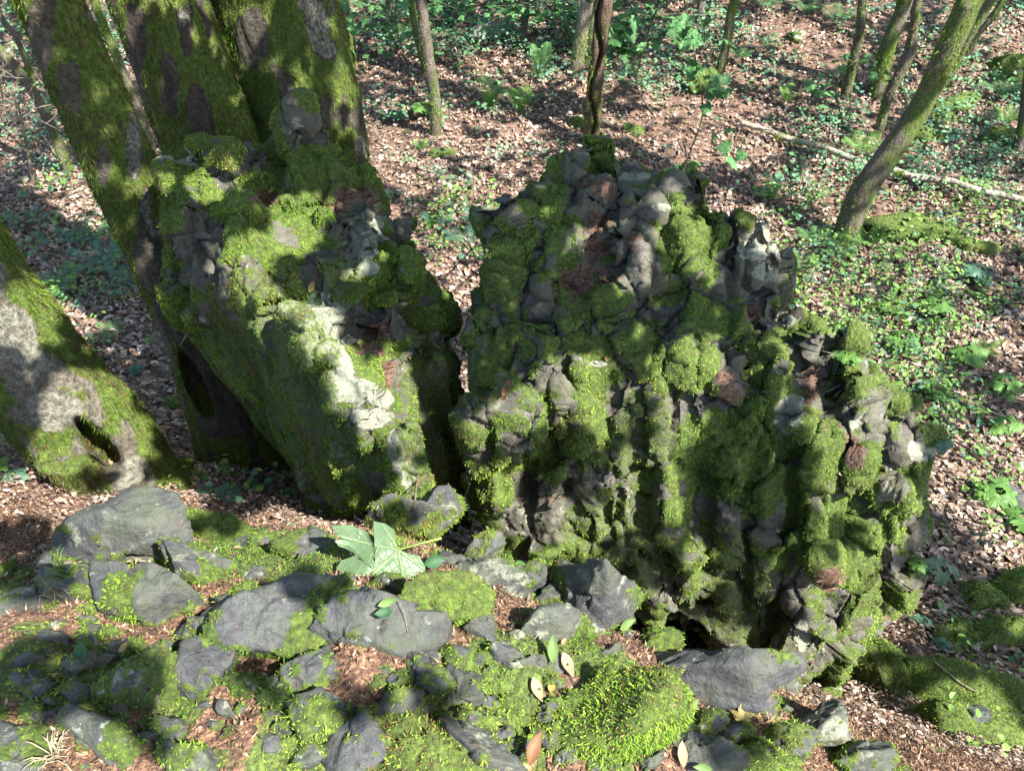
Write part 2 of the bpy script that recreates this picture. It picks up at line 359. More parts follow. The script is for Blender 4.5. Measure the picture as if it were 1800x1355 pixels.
# ------------------------------------------------------------ blades of moss on any mesh
BL = []
def sample(me, dens, maskch=None, thr=0.5, seed=1, mult=None, cull=-0.2, maxn=400000):
    r = np.random.default_rng(seed); V = getV(me); N = getN(me); T = tris(me)
    A = 0.5 * np.linalg.norm(np.cross(V[T[:, 1]] - V[T[:, 0]], V[T[:, 2]] - V[T[:, 0]]), axis=1)
    c = V[T].mean(1); nn = N[T].mean(1); d = CAM - c; dl = np.linalg.norm(d, axis=1); face = (nn * d).sum(1) / dl
    px, py, dep = proj(c); A = A * (face > cull) * (dep > 0.2) * (px > -150) * (px < 1950) * (py > -150) * (py < 1500)
    if mult is not None: A = A * mult(c)
    n = min(maxn, int(A.sum() * dens)); 
    if n < 1: return np.zeros((0, 3)), np.zeros((0, 3)), np.zeros(0)
    k = r.choice(len(T), n, p=A / A.sum()); u = r.random((n, 2)); f = u.sum(1) > 1; u[f] = 1 - u[f]; w_ = np.c_[1 - u.sum(1), u]
    P = (V[T[k]] * w_[:, :, None]).sum(1); Nn = (N[T[k]] * w_[:, :, None]).sum(1); Nn /= np.linalg.norm(Nn, axis=1)[:, None] + 1e-9
    mk = np.ones(n)
    if maskch is not None:
        cl = np.empty(len(V) * 4, np.float32); me.color_attributes['mask'].data.foreach_get('color', cl); mv = cl.reshape(-1, 4)[:, maskch]
        mk = (mv[T[k]] * w_).sum(1); mk = mk + (fbm(P * 30, 3, 8) - 0.5) * 0.6; q = mk > thr - .2 + .5 * r.random(n) ** 1.3; P, Nn, mk = P[q], Nn[q], mk[q]
    return P, Nn, mk
MOSSC = np.array([[0.045, 0.095, 0.01], [0.105, 0.20, 0.018], [0.185, 0.29, 0.028], [0.29, 0.38, 0.055]])
def moss_colors(P, r, dark=1.0, dead=0.06):
    t = np.clip(fbm(P * 3.5, 4, 40) * 1.5 - 0.25 + r.normal(0, 0.11, len(P)), 0, 0.999) * 3; i = t.astype(int); f = (t - i)[:, None]
    c = MOSSC[i] * (1 - f) + MOSSC[np.minimum(i + 1, 3)] * f; d = r.random(len(P)) < dead + 0.5 * ss(.54, .68, fbm(P * 5, 3, 44)); c[d] = np.array([0.17, 0.11, 0.05]) * r.uniform(.5, 1.3, (d.sum(), 1))
    return c * dark
def blades(name, P, N, parent, length=0.014, width=0.0035, droop=0.5, seed=3, dark=1.0, mat=None, cols=None, dead=.06, spread=0.75):
    if len(P) == 0: return None
    r = np.random.default_rng(seed); n = len(P)
    D = N * (1 if droop < .85 else .55) + r.normal(0, spread, (n, 3)); D[:, 2] -= droop * r.random(n) * (1 - np.clip(N[:, 2], 0, 1)) ; D /= np.linalg.norm(D, axis=1)[:, None]
    dn = (D * N).sum(1); D = np.where(dn[:, None] < 0.15, D + N * 0.5, D)
    L = length * (r.uniform(0.35, 1.5, n) * (.55 + .9 * fbm(P * 14, 2, 45)))[:, None]; W = width * r.uniform(0.6, 1.4, n)[:, None]
    side = np.cross(D, r.normal(size=(n, 3))); side /= np.linalg.norm(side, axis=1)[:, None] + 1e-9
    Q = P - N * 0.002; mid = Q + D * L * 0.55; bend = r.normal(0, 0.35, (n, 3)); bend[:, 2] -= droop * 0.8
    tip = mid + (D + bend) * L * 0.5
    V = np.stack([Q - side * W * .4, Q + side * W * .4, mid + side * W * .5, mid - side * W * .5, tip], 1).reshape(-1, 3)
    b = np.arange(n)[:, None] * 5; F4 = b + np.array([[0, 1, 2, 3]]); F3 = b + np.array([[3, 2, 4]])
    c = moss_colors(P, r, dark, dead) if cols is None else cols; sh = np.array([0.5, .5, 1, 1, 1.22])  # dark roots, light tips: shade and sparkle painted into each blade
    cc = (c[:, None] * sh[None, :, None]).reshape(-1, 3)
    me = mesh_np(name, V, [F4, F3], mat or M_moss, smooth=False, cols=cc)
    return obj(name, me, parent)

# ------------------------------------------------------------ crags
def column(rr, a, c, down=2.2):
    n = int(rr.integers(4, 7)); th = np.sort(rr.uniform(0, 2 * math.pi, n) * .35 + np.arange(n) / n * 2 * math.pi * 1.0); sl = rr.normal(0, .35, 2); P = []
    for t in th:
        k = rr.uniform(.85, 1.2); x, y = math.cos(t) * a * k, math.sin(t) * a * k
        P += [(x * .8, y * .8, c * (.95 + sl[0] * math.cos(t) + sl[1] * math.sin(t))), (x, y, c * (.55 + .6 * sl[0] * math.cos(t) + .6 * sl[1] * math.sin(t))), (x * 1.15, y * 1.15, -c * .6), (x * .75, y * .75, -c * down)]
    return hull(P)
def place_knobs(core, knobs, seed):
    """knob: (px,py,rx,ry,push,kind) raycast on the core so that it sits on the crag's real surface"""
    b = bvh_of(core); parts = []; info = []
    for q, kn in enumerate(knobs):
        px, py, rx, ry, push, kind = kn
        if kind == 'm' and q % 3 and py > 380: continue
        r_ = ray(px, py); h = b.ray_cast(Vector(CAM), Vector(r_).normalized())
        if h[0] is None: continue
        p = np.array(h[0]); s = proj(p[None])[2][0] / FPX; kb = 1.0 if kind == 'm' else 1.25; a = rx * s * kb; c = ry * s * kb; push = push + (.0 if kind == 'm' else .15)
        rr = np.random.default_rng(seed + q)
        V, F = column(rr, a, c, 1.6 if kind == 'm' else 2.0)
        V = V @ rotm(R(rr.uniform(-22, 10)), R(rr.uniform(-14, 14)), R(rr.uniform(-25, 25))).T
        nrm = np.array(h[1]); nrm = nrm if nrm @ r_ < 0 else -nrm
        ctr = p + nrm * (push - (0.75 if kind == 'm' else .5)) * min(a, c); parts.append((V + ctr, F)); info.append((ctr, max(a, c), kind))
    return parts, info
def build_crag(name, hulls, knobs, extra, label, cat, seed, mossbias, needles, voxel=0.0105, darkwall=None, ridges=(), smooth=(), pale=(), groove=()):
    parts = [hull([UY(*p) if len(p) == 3 else np.array(p[:3]) for p in h]) for h in hulls]
    core = remesh(parts, 0.03, 'core')
    kp, info = place_knobs(core, knobs, seed); bc = bvh_of(core); rg = np.random.default_rng(seed + 77)
    for (xa, ya, ra, xb, yb, rb) in ridges:
        pts = []; ok = True
        for k, (x, y, rr) in enumerate(((xa, ya, ra), (xb, yb, rb))):
            rv = ray(x, y); h = bc.ray_cast(Vector(CAM), Vector(rv).normalized())
            if h[0] is None: ok = False; break
            p = np.array(h[0]); a = rr * proj(p[None])[2][0] / FPX; nn = np.array(h[1]); nn = nn if nn @ rv < 0 else -nn; n2 = nn * [1, 1, .3]; n2 /= np.linalg.norm(n2); sd = np.cross(n2, [0, 0, 1.]); sd /= np.linalg.norm(sd)
            for u, v_ in ((0, .75), (.75, .25), (-.75, .3), (1.1, -.7), (-1.1, -.7)):
                q = p + sd * u * a * rg.uniform(.85, 1.15) + n2 * v_ * a * rg.uniform(.8, 1.2); pts.append(q); pts.append(q + [0, 0, (a * .5 if k == 0 else -a * .3) * rg.uniform(.5, 1)])
        if ok: kp.append(hull(pts))
    # random secondary knobs for a broken surface
    P, N, _ = sample(core, 26, seed=seed)
    r = np.random.default_rng(seed + 5); sk = []
    for p, n in zip(P[:extra], N[:extra]):
        a = r.uniform(0.03, 0.085); V, F = column(r, a, a * r.uniform(.8, 1.8), 3)
        V = V @ rotm(R(r.uniform(-25, 25)), R(r.uniform(-25, 25)), R(r.uniform(-40, 40))).T; sk.append((V + p - n * a * 0.55, F))
    bpy.data.meshes.remove(core)
    me = remesh(parts + kp + sk, voxel, name)
    V = getV(me); N = getN(me)
    W_ = V + 0.015 * np.stack([fbm(V * 5, 3, 60 + k) - .5 for k in range(3)], 1) * 2
    ppx, ppy, _d = proj(V); calm = np.full(len(V), 1.15)
    for (x, y, a, b_) in smooth: calm = np.minimum(calm, 1 - .75 * ss(1.3, .6, ((ppx - x) / a) ** 2 + ((ppy - y) / b_) ** 2))
    tilt = np.c_[W_[:, 0] + .12 * W_[:, 2], W_[:, 1] + .1 * W_[:, 2], W_[:, 2]]
    F1, F2, D, H = cell(tilt * np.array([5.5, 5.5, 3.6]), seed); e1 = F2 - F1; c1 = H[:, 1].copy(); d = 0.05 * H[:, 0] + 0.055 * (D * H[:, [1, 2, 0]]).sum(1) - 0.03 * ss(0.07, 0.0, F2 - F1)
    F1, F2, D, H = cell(tilt * np.array([12, 12, 10.]), seed + 9); e2 = F2 - F1; c2 = H[:, 1].copy(); d += 0.010 * H[:, 0] + 0.014 * (D * H[:, [1, 2, 0]]).sum(1) - .006 * ss(0.06, 0.0, F2 - F1)
    F1, F2, D, H = cell(W_ * 27, seed + 19); d += 0.0025 * H[:, 0] + 0.003 * (D * H[:, [1, 2, 0]]).sum(1)
    for (x, y, a, b_, dp) in groove: d = d - .62 * dp * ss(1.25, .0, ((ppx - x) / a) ** 2 + ((ppy - y) / b_) ** 2 + (fbm(V * 8, 2, 33) - .5) * .8) * (np.abs(N[:, 2]) < .85)
    d = d * calm + 0.008 * (fbm(V * 14, 4, seed + 2) - 0.5) + 0.007 * (fbm(V * 45, 3, seed + 3) - .5)
    V = V + N * d[:, None]; setV(me, V); N = getN(me)
    px, py, dep = proj(V)
    n = 0.6 * fbm(V * 3.0, 4, seed + 20) + 0.4 * fbm(V * 9, 3, seed + 21)
    moss = ss(0.37, 0.53, n + mossbias + 0.10 * N[:, 2])
    bare = np.clip(.85 * (c2 > .76) * (fbm(V * 10, 2, seed + 41) > .4) + .9 * (c1 > .78) * (fbm(V * 9, 2, seed + 42) > .42) + .8 * ss(.09, .03, e1) * (fbm(V * 6, 2, seed + 43) > .5) + .4 * ss(.07, .02, e2) * (fbm(V * 5, 2, seed + 44) > .55), 0, .95)
    moss = moss * (1 - bare)
    lich = ss(0.6, 0.72, fbm(V * 4, 3, seed + 30)) * 0.5
    lit = np.zeros(len(V))
    for ctr, rad, kind in info:
        dd = np.linalg.norm(V - ctr, axis=1) / rad; wv = ss(1.35, 0.9, dd + (fbm(V * 14, 2, 5) - .5) * .5)
        if kind == 'b': moss = moss * (1 - wv * .95); lich = lich * (1 - wv) + wv * 0.12
        if kind == 'l': moss = moss * (1 - wv * .9); lich = np.maximum(lich, wv * 0.75)
        if kind == 'h': moss = moss * (1 - wv * .5 * (N[:, 2] > .3)); lich = np.maximum(lich, wv * 0.45)
        if kind == 'm': moss = np.maximum(moss, wv)
    for (x, y, a, b_) in needles:
        q = ((px - x) / a) ** 2 + ((py - y) / b_) ** 2 + (fbm(V * 13, 4, 71) - .5) * 4.0; wv = ss(1.1, 0.6, q); lit = np.maximum(lit, wv); moss = moss * (1 - wv * .8)
    ledgey = ss(0.62, 0.85, N[:, 2]) * ss(.52, .6, fbm(V * 5, 3, 77)); ledgey = ledgey * ss(.55, .65, fbm(V * 3, 3, 78)); lit = np.maximum(lit, ledgey * .9); moss = moss * (1 - ledgey * .5)
    for (x, y, a, b_) in pale:
        wv = ss(1.3, .6, ((px - x) / a) ** 2 + ((py - y) / b_) ** 2 + (fbm(V * 12, 3, 74) - .5) * 1.6); lich = np.maximum(lich, wv * .8); moss = moss * (1 - wv * .85); lit = lit * (1 - wv)
    thin = np.zeros(len(V))
    for (x, y, a, b_) in darkwall or []:
        q = ((px - x) / a) ** 2 + ((py - y) / b_) ** 2 + (fbm(V * 5, 3, 72) - .5) * 1.2; wv = ss(1.15, 0.7, q); thin = np.maximum(thin, wv)
    moss = np.maximum(moss * (1 - thin * ss(.36, .5, fbm(V * 7, 3, 73))), .52 * thin)
    V = V + N * (moss * 0.004 * (0.3 + 1.4 * fbm(V * 30, 3, 80)))[:, None]; setV(me, V)
    setcol(me, np.c_[moss, lich, lit]); me.materials.clear(); me.materials.append(M_rock)
    for p in me.polygons: p.use_smooth = True
    lo_ = V[V[:, 2].argmin()]; c = V.mean(0); t = empty(name, (c[0], c[1], gh([[c[0], c[1]]])[0]), label, cat)
    obj('rock', me, t)
    P, N, mk = sample(me, 30000, 0, 0.5, seed + 1, maxn=330000)
    L = 0.0112
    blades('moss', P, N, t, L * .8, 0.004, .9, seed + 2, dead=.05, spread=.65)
    P, N, mk = sample(me, 9000, 2, 0.55, seed + 3, maxn=60000); rr = np.random.default_rng(2)
    cc = np.array([0.15, 0.075, 0.042]) * rr.uniform(0.5, 1.7, (len(P), 1)) + rr.uniform(0, .03, (len(P), 1))
    blades('needle_litter', P, N, t, 0.014, 0.003, 0.2, seed + 4, mat=M_dry, cols=cc, spread=1.6)
    return t, me
Lh = [
 [(282,292,3.2),(350,258,3.3),(480,268,3.35),(650,292,3.4),(700,385,3.3),(285,480,3.05),(310,560,3.1),(450,555,2.5),(420,430,2.75),(600,560,2.5),(690,480,2.75),(480,780,3.1),(560,860,2.9),(800,880,2.9),(480,780,3.6),(780,800,3.6)],
 [(440,552,2.55),(560,580,2.3),(610,615,2.3),(620,700,2.16),(722,820,1.97),(705,870,1.98),(610,895,2.1),(480,780,2.95),(560,880,2.5),(690,600,2.6),(735,820,2.25),(795,870,2.5)],
 [(690,400,3.2),(738,440,3.2),(792,535,3.0),(800,585,2.9),(700,500,2.7),(800,700,2.6),(690,560,2.6),(740,800,2.3),(803,880,2.45),(700,880,2.4),(800,900,3.2),(750,600,3.4)],
 [(498,205,3.25),(520,190,3.3),(545,205,3.3),(590,245,3.35),(645,282,3.35),(660,345,3.2),(500,340,3.1),(540,360,3.0),(600,350,3.45),(500,300,3.5)]]
Lk = [(522,228,18,26,.45,'b'),(565,232,18,14,.3,'b'),(620,290,40,30,.1,'m'),(560,300,45,45,.2,'m'),(350,265,30,16,.3,'m'),(400,262,32,18,.3,'m'),(305,292,30,10,.3,'l'),(420,300,38,28,.4,'b'),(330,320,40,30,.3,'m'),(450,330,40,30,.2,'m'),
 (365,370,35,30,.2,'m'),(500,365,45,35,.3,'m'),(420,410,50,35,.45,'m'),(430,470,50,50,.4,'m'),(350,440,30,50,.2,'b'),(310,420,22,60,.2,'m'),(300,500,24,60,.2,'m'),(520,410,45,60,.4,'m'),(575,470,30,35,.25,'b'),(610,380,35,28,.4,'m'),(600,400,18,20,.5,'b'),
 (645,400,18,26,.4,'l'),(650,450,18,40,.4,'l'),(700,440,40,30,.5,'m'),(700,480,30,60,.3,'m'),(735,440,16,30,.3,'b'),(765,520,20,46,.2,'m'),(640,370,16,24,.5,'b'),(690,395,26,14,.5,'b'),(455,540,55,35,.5,'m'),(480,560,24,30,.6,'h'),(430,580,28,20,.3,'m'),
 (560,575,42,32,.5,'l'),(565,545,26,14,.4,'l'),(600,600,22,18,.4,'l'),(580,640,40,40,.3,'m'),(635,640,35,40,.3,'m'),(600,680,40,28,.4,'h'),(680,640,40,50,.25,'m'),(640,735,35,22,.5,'h'),(650,700,50,35,.3,'m'),(690,740,40,50,.35,'m'),(700,790,35,50,.35,'m'),
 (710,850,26,22,.3,'h'),(560,870,26,30,.2,'h'),(530,820,16,24,.3,'h'),(595,795,14,20,.2,'h'),(620,860,12,22,.2,'h'),(740,600,40,60,.2,'m'),(770,700,35,80,.15,'b'),(760,800,35,50,.1,'b'),(690,560,30,30,.2,'b')]
Rh = [
 [(1040,250,3.15),(950,308,3.1),(1190,340,3.0),(882,370,2.95),(852,520,2.9),(1250,385,2.8),(1350,410,2.85),(1380,520,2.7),(1000,470,2.75),(1100,560,2.45),(900,580,2.5),(1300,600,2.4),(820,590,2.55),(830,800,2.5),(1300,900,2.3),(1040,400,3.4),(1330,520,3.3),(900,700,3.3),(1100,800,3.3)],
 [(822,585,2.5),(900,560,2.45),(1080,570,2.42),(1250,620,2.35),(1350,600,2.4),(825,700,2.32),(822,880,2.2),(880,950,2.05),(1000,970,2.0),(1200,1090,1.88),(1320,1130,1.9),(1370,1170,1.85),(1300,760,2.2),(1420,800,2.2),(1000,700,2.3),(1200,720,2.22),(1000,1000,2.9),(1300,1100,2.8)],
 [(1300,565,2.5),(1395,550,2.6),(1465,592,2.5),(1555,675,2.45),(1622,790,2.28),(1612,880,2.15),(1595,950,2.07),(1580,1050,1.98),(1540,1110,1.95),(1440,1185,1.76),(1370,1175,1.8),(1350,900,2.1),(1450,800,2.12),(1350,700,2.25),(1500,700,3.0),(1600,900,2.8),(1450,1150,2.7),(1300,1000,2.7)],
 [(818,705,2.2),(850,700,2.1),(925,705,2.12),(905,770,2.05),(870,900,2.02),(830,930,2.08),(820,800,2.15),(900,900,2.3),(930,740,2.35)],
 [(1440,800,2.15),(1460,790,2.2),(1470,860,2.1),(1410,980,1.92),(1380,1080,1.84),(1375,1185,1.74),(1420,1190,1.72),(1480,1170,1.78),(1560,1060,1.92),(1600,930,2.05),(1500,900,2.25),(1400,900,2.2)],
 [(1150,640,2.3),(1200,620,2.28),(1250,640,2.32),(1260,760,2.2),(1200,900,2.02),(1170,980,1.95),(1140,900,2.08),(1150,750,2.2),(1200,800,2.5)]]
Rk = [(1035,262,32,18,.4,'h'),(1050,285,45,30,.3,'m'),(1010,298,20,16,.4,'l'),(952,322,20,14,.3,'b'),(985,300,30,26,.3,'m'),(940,345,35,45,.2,'m'),(905,375,32,22,.5,'b'),(895,430,30,40,.2,'m'),(985,380,45,30,.3,'m'),(1000,365,20,10,.5,'b'),(960,430,55,50,.3,'m'),
 (1110,330,42,14,.4,'h'),(1130,330,40,26,.5,'m'),(1140,318,30,12,.3,'b'),(1200,350,30,20,.3,'b'),(1165,372,26,18,.4,'h'),(1190,400,55,60,.5,'m'),(1240,380,24,30,.3,'m'),(1060,350,40,20,.2,'b'),(1095,400,30,20,.5,'b'),(1020,430,22,30,.4,'h'),(1050,335,25,14,.3,'b'),
 (1105,470,30,40,.6,'b'),(1145,480,20,14,.5,'b'),(1250,430,22,60,.4,'m'),(1288,400,22,22,.3,'b'),(1325,415,30,24,.3,'b'),(1330,450,40,26,.4,'l'),(1345,500,38,36,.4,'h'),(1310,480,30,44,.2,'b'),(1375,540,35,35,.4,'h'),(1405,545,26,16,.3,'b'),(1345,565,22,12,.5,'b'),
 (870,480,24,50,.2,'m'),(920,500,40,45,.3,'m'),(1000,500,40,40,.2,'m'),(1060,520,40,30,.2,'m'),(1170,510,50,40,.3,'m'),(870,600,45,50,.4,'m'),(860,570,20,14,.5,'b'),(960,600,60,60,.3,'m'),(1060,600,60,50,.3,'m'),(1000,690,45,60,.3,'m'),(1080,700,45,70,.2,'m'),
 (1210,650,50,50,.4,'m'),(1285,645,22,35,.6,'b'),(1260,700,20,26,.6,'b'),(1225,720,14,26,.6,'b'),(1432,598,38,34,.3,'m'),(1482,612,22,34,.3,'h'),(1470,640,30,30,.3,'m'),(1420,640,18,40,.6,'b'),(1532,688,34,34,.3,'m'),(1572,712,16,18,.4,'b'),(1345,640,45,50,.4,'m'),
 (1340,730,50,60,.3,'m'),(1395,730,28,26,.5,'l'),(1495,660,20,20,.5,'b'),(1500,750,45,40,.6,'b'),(1480,770,28,26,.6,'b'),(1570,780,26,32,.6,'b'),(1610,780,22,26,.5,'l'),(1580,730,18,22,.5,'b'),(1600,840,24,40,.4,'m'),(1480,850,22,45,.5,'h'),(1560,880,30,40,.5,'h'),
 (1450,920,30,60,.4,'m'),(1520,960,45,60,.4,'m'),(1450,830,20,50,.5,'m'),(1390,1000,35,70,.3,'m'),(1500,1080,60,60,.4,'m'),(1570,1000,35,50,.3,'m'),(1430,990,28,30,.2,'b'),(1410,1130,30,60,.3,'h'),(840,720,26,20,.5,'b'),(905,720,32,35,.6,'h'),(890,770,30,40,.4,'m'),
 (850,800,32,35,.3,'m'),(870,850,35,45,.3,'m'),(960,870,40,60,.3,'b'),(900,900,35,45,.3,'h'),(1040,880,30,60,.3,'h'),(1110,860,40,90,.2,'m'),(1180,870,32,90,.4,'m'),(1270,800,45,90,.3,'m'),(1320,900,45,90,.3,'m'),(1200,1000,45,70,.3,'m'),(1220,1050,35,40,.3,'h'),
 (1100,990,45,60,.2,'b'),(1310,1040,40,80,.3,'b'),(950,780,22,60,.3,'m'),(1300,700,26,50,.3,'m')]
Lr = [(455,400,40,450,560,34),(595,430,26,570,520,24),(705,440,32,740,640,34),(560,590,34,640,690,36),(640,690,40,715,830,36),(765,510,20,780,600,20),(680,560,26,745,760,34),(310,410,22,320,540,22),(360,300,30,350,400,30)]
Rr_ = [(1190,620,40,1165,900,34),(1165,880,34,1180,1030,30),(1010,620,40,1030,820,34),(1040,840,28,1045,960,26),(1105,640,34,1100,900,30),(1285,720,36,1275,960,34),(1450,770,34,1410,960,32),(1415,940,34,1378,1150,30),(1345,640,40,1345,860,38),(1345,860,36,1330,1060,30),(1600,930,30,1510,1050,34),(1510,1040,36,1420,1165,34),(1480,960,22,1440,1060,22),
 (945,600,40,935,800,34),(870,560,36,852,670,32),(1200,400,34,1215,540,34),(1130,400,20,1140,540,22),(990,370,40,960,500,40),(1335,450,28,1350,540,30),(1525,705,30,1500,800,28),(1600,790,22,1590,900,26),(900,440,28,880,540,30),(1462,640,28,1475,730,26),(880,760,34,890,880,30),(835,730,20,838,900,20),(1540,850,30,1560,1000,30),(1240,640,24,1230,740,22)]
left_crag, left_me = build_crag('rock_crag', Lh, Lk, 30, 'mossy basalt crag on the left with pointed peak leaning beside the big trunks', 'rock', 101, 0.065,
    [(640,345,60,14),(460,345,30,18),(660,580,35,28),(650,610,30,20),(600,365,20,12),(560,480,14,18),(740,840,30,12),(545,560,24,14)],
    darkwall=[(480,650,130,170),(570,800,90,90),(760,740,60,160),(590,480,40,40)], ridges=Lr, groove=[(475,480,12,50,.08),(565,470,12,40,.06),(740,560,16,90,.09),(690,650,12,60,.07),(620,480,10,60,.06),(330,500,10,80,.06),(650,560,14,40,.06)], smooth=[(610,680,60,60),(690,790,40,60),(430,650,110,110),(520,780,110,110),(590,850,80,60),(770,740,50,120)], pale=[(575,600,26,30),(598,648,22,34),(625,688,50,20),(650,736,44,20),(692,782,14,34),(718,832,14,30),(668,700,26,18),(505,535,20,18),(555,572,34,26),(590,620,16,34),(612,690,46,16),(640,738,34,18),(548,610,14,26),(700,800,14,36),(528,830,9,36),(565,872,22,12),(594,795,10,16),(648,440,16,18),(650,470,16,14),(520,216,12,12),(500,530,16,16),(700,478,10,7)])
right_crag, right_me = build_crag('rock_crag', Rh, Rk, 40, 'wide mossy basalt crag right of the crevice, split into knobbly columns', 'rock', 202, 0.08,
    [(1055,330,30,16),(1045,390,24,26),(1050,440,22,26),(1010,500,34,30),(1110,430,20,20),(1280,680,20,30),(1330,555,22,18),(1425,680,18,40),(1240,620,20,12),(1450,1010,30,26),(1060,480,26,20),(1500,800,20,30),(870,700,26,8)],
    darkwall=[(1080,980,110,120),(1280,1020,80,110),(860,640,36,90),(1330,1090,60,50),(1130,760,60,90)], ridges=Rr_, groove=[(1120,790,22,150,.11),(1235,900,22,150,.11),(1395,900,20,120,.10),(1225,1085,60,36,.14),(1075,900,18,90,.08),(930,850,16,60,.08),(1425,700,12,50,.07),(1300,640,14,60,.08),(945,410,10,60,.06),(1285,450,12,90,.09),(1095,440,16,30,.07),(1500,900,12,60,.07),(1310,960,18,120,.09),(860,600,9,60,.05),(1150,520,10,60,.06),(1540,820,14,40,.06),(860,780,14,40,.08)], smooth=[(850,650,40,60)], pale=[(1330,440,38,18),(1350,480,30,20),(1110,310,40,8),(1025,262,22,10),(1395,730,24,20),(1612,790,16,20),(1160,365,22,10),(1380,560,20,18),(1560,870,20,14),(1410,1120,16,30),(1500,745,18,12),(1050,640,20,8)])

# ------------------------------------------------------------ trees
PLACED = []   # (x,y) of trunks, for crowns
TREES = []
def pix_path(pts, Y0, ly=0.0):
    """pts (px,py,width_px) from base (first) upward in the plane of the base"""
    P, Rr = [], []
    for px, py, wpx in pts:
        p = UY(px, py, Y0); p = UY(px, py, Y0 + ly * (p[2] - P[0][2] if P else 0)); P.append(p); Rr.append(wpx * 0.5 * ppm(p))
    return P, Rr
def finish_trunk(P, Rr, H, r):
    """extend above the frame to height H"""
    d = P[-1] - P[-2]; d /= np.linalg.norm(d); d = d * 0.6 + np.array([0, 0, 0.8]) * 0.9; d /= np.linalg.norm(d)
    z0 = P[-1][2]; k = 4
    for i in range(1, k + 1):
        q = P[-1] + d * (H - z0) / k + r.normal(0, 0.12, 3) * [1, 1, 0]; P.append(q); Rr.append(Rr[-1] * 0.82)
def limbs(P, Rr, H, r, n=6):
    out = []
    top = [p for p in P if p[2] > 6.0] or [P[-1]]
    for i in range(n):
        b = top[int(r.integers(len(top)))]; a = r.uniform(0, 6.28); L = r.uniform(1.2, 2.8); d = np.array([math.cos(a), math.sin(a), 0.5])
        out.append(tube([b, b + d * L * .5, b + d * L + [0, 0, .3]], [0.05, 0.035, 0.012], 8))
    return out
def thin_tree(name, pts, label, mat, H=9, group='slender trees on the forest floor', base=None, cat='tree', sides=None, moss=True, cleft=False, Y=None, seed=0):
    r = np.random.default_rng(seed + int(pts[0][0])); b = ground_at(pts[0][0], pts[0][1]) if base is None else base
    Y0 = b[1] if Y is None else Y; P, Rr = pix_path(pts, Y0); P[0] = P[0] - np.array([0, 0, 0.08]); Rr[0] *= 1.4
    P.insert(1, P[0] * 0.86 + P[1] * 0.14); Rr.insert(1, Rr[1] * 1.05)
    finish_trunk(P, Rr, H, r); V, F = tube(P, Rr, 14 if Rr[0] < .12 else 26, 0.14, seed)
    V = V + 0
    lb = limbs(P, Rr, H, r, 5); Vs, Fs, o = [V], [F], len(V)
    if cleft:
        px, py, d = proj(V); q = np.abs(px - (1058 - (py) * 0.085) + 6 * np.sin(py * 0.05)) ; fr = (V[:, 1] < Y0)
        V[:, 1] += np.where(fr, ss(5, 1, q) * Rr[0] * 0.9, 0)
    for v, f in lb: Vs.append(v); Fs.append(f + o); o += len(v)
    t = empty(name, b, label, cat, group)
    me = mesh_np('trunk', np.concatenate(Vs), np.concatenate(Fs), mat); obj('trunk', me, t)
    TREES.append((t, P[-1][0], P[-1][1])); PLACED.append(b); return t, me
big = 'large mossy trunks left of the crag'
def big_tree(tubes, hollow, H, label, mat, base, seed, mossd, name='old_tree', voxel=0.018, bias=0.0, bare=(), pale=()):
    r = np.random.default_rng(seed); parts = []
    for k, (P, Rr) in enumerate(tubes):
        P = list(P); Rr = [q * .94 for q in Rr]
        if k == 0: finish_trunk(P, Rr, H, r); top = P
        parts.append(tube(P, Rr, 32, 0.10, seed + k))
    for v in limbs(top, [0.1], H, r, 7): parts.append(v)
    me = remesh(parts, voxel, 'trunk'); V = getV(me); N = getN(me)
    V = V + N * (0.05 * (fbm(V * [3, 3, 1.2], 4, seed) - .5) + 0.035 * (fbm(V * [22, 22, 6], 4, seed + 1) - .5))[:, None]
    px, py, dep = proj(V)
    for (x0, y0, x1, y1, wd, dp) in hollow:
        ax = np.array([x1 - x0, y1 - y0]); L = np.linalg.norm(ax); ax = ax / L; q = np.c_[px - x0, py - y0] @ ax; s = np.c_[px - x0, py - y0] @ np.array([-ax[1], ax[0]])
        u = (q / L - .5) * 2; e = np.sqrt(u ** 2 + (s / (wd * (1 + 0.25 * u))) ** 2)
        front = (N * (CAM - V)).sum(1) > 0; f = ss(1.12, 0.72, e) * front; lip = np.exp(-((e - 1.25) / 0.2) ** 2) * front
        d = V - CAM; d /= np.linalg.norm(d, axis=1)[:, None]; V = V + d * (f * dp)[:, None] + N * (lip * 0.008)[:, None]
    setV(me, V); me.materials.clear(); me.materials.append(mat)
    me.polygons.foreach_set('use_smooth', np.ones(len(me.polygons), bool)); N = getN(me)
    n = 0.55 * fbm(V * [2.2, 2.2, 1.1], 4, seed + 7) + 0.45 * fbm(V * [9, 9, 4], 3, seed + 8)
    mo = ss(.45, .53, n + bias); pa = np.zeros(len(V)); px, py, dep = proj(V); nz = (fbm(V * [9, 9, 2.5], 4, seed + 12) - .5) * 4.2
    for L_, ch in ((bare, 0), (pale, 1)):
        for (x, y, a, b_) in L_:
            wv = ss(1.25, .7, ((px - x) / a) ** 2 + ((py - y) / b_) ** 2 + nz); mo = mo * (1 - wv * .93)
            if ch: pa = np.maximum(pa, wv)
    setcol(me, np.c_[mo, pa, np.zeros(len(V))])
    t = empty(name, base, label, 'tree', big); obj('trunk', me, t)
    P, N, mk = sample(me, mossd, 0, 0.5, seed + 4, mult=lambda c: (c[:, 2] < 6) * 1.0, maxn=150000)
    blades('moss', P, N, t, 0.017, 0.0042, 1.5, seed + 5, dark=0.5, dead=.24)
    TREES.append((t, top[-1][0], top[-1][1])); PLACED.append(np.array(base)); return t, me
BIGME = []
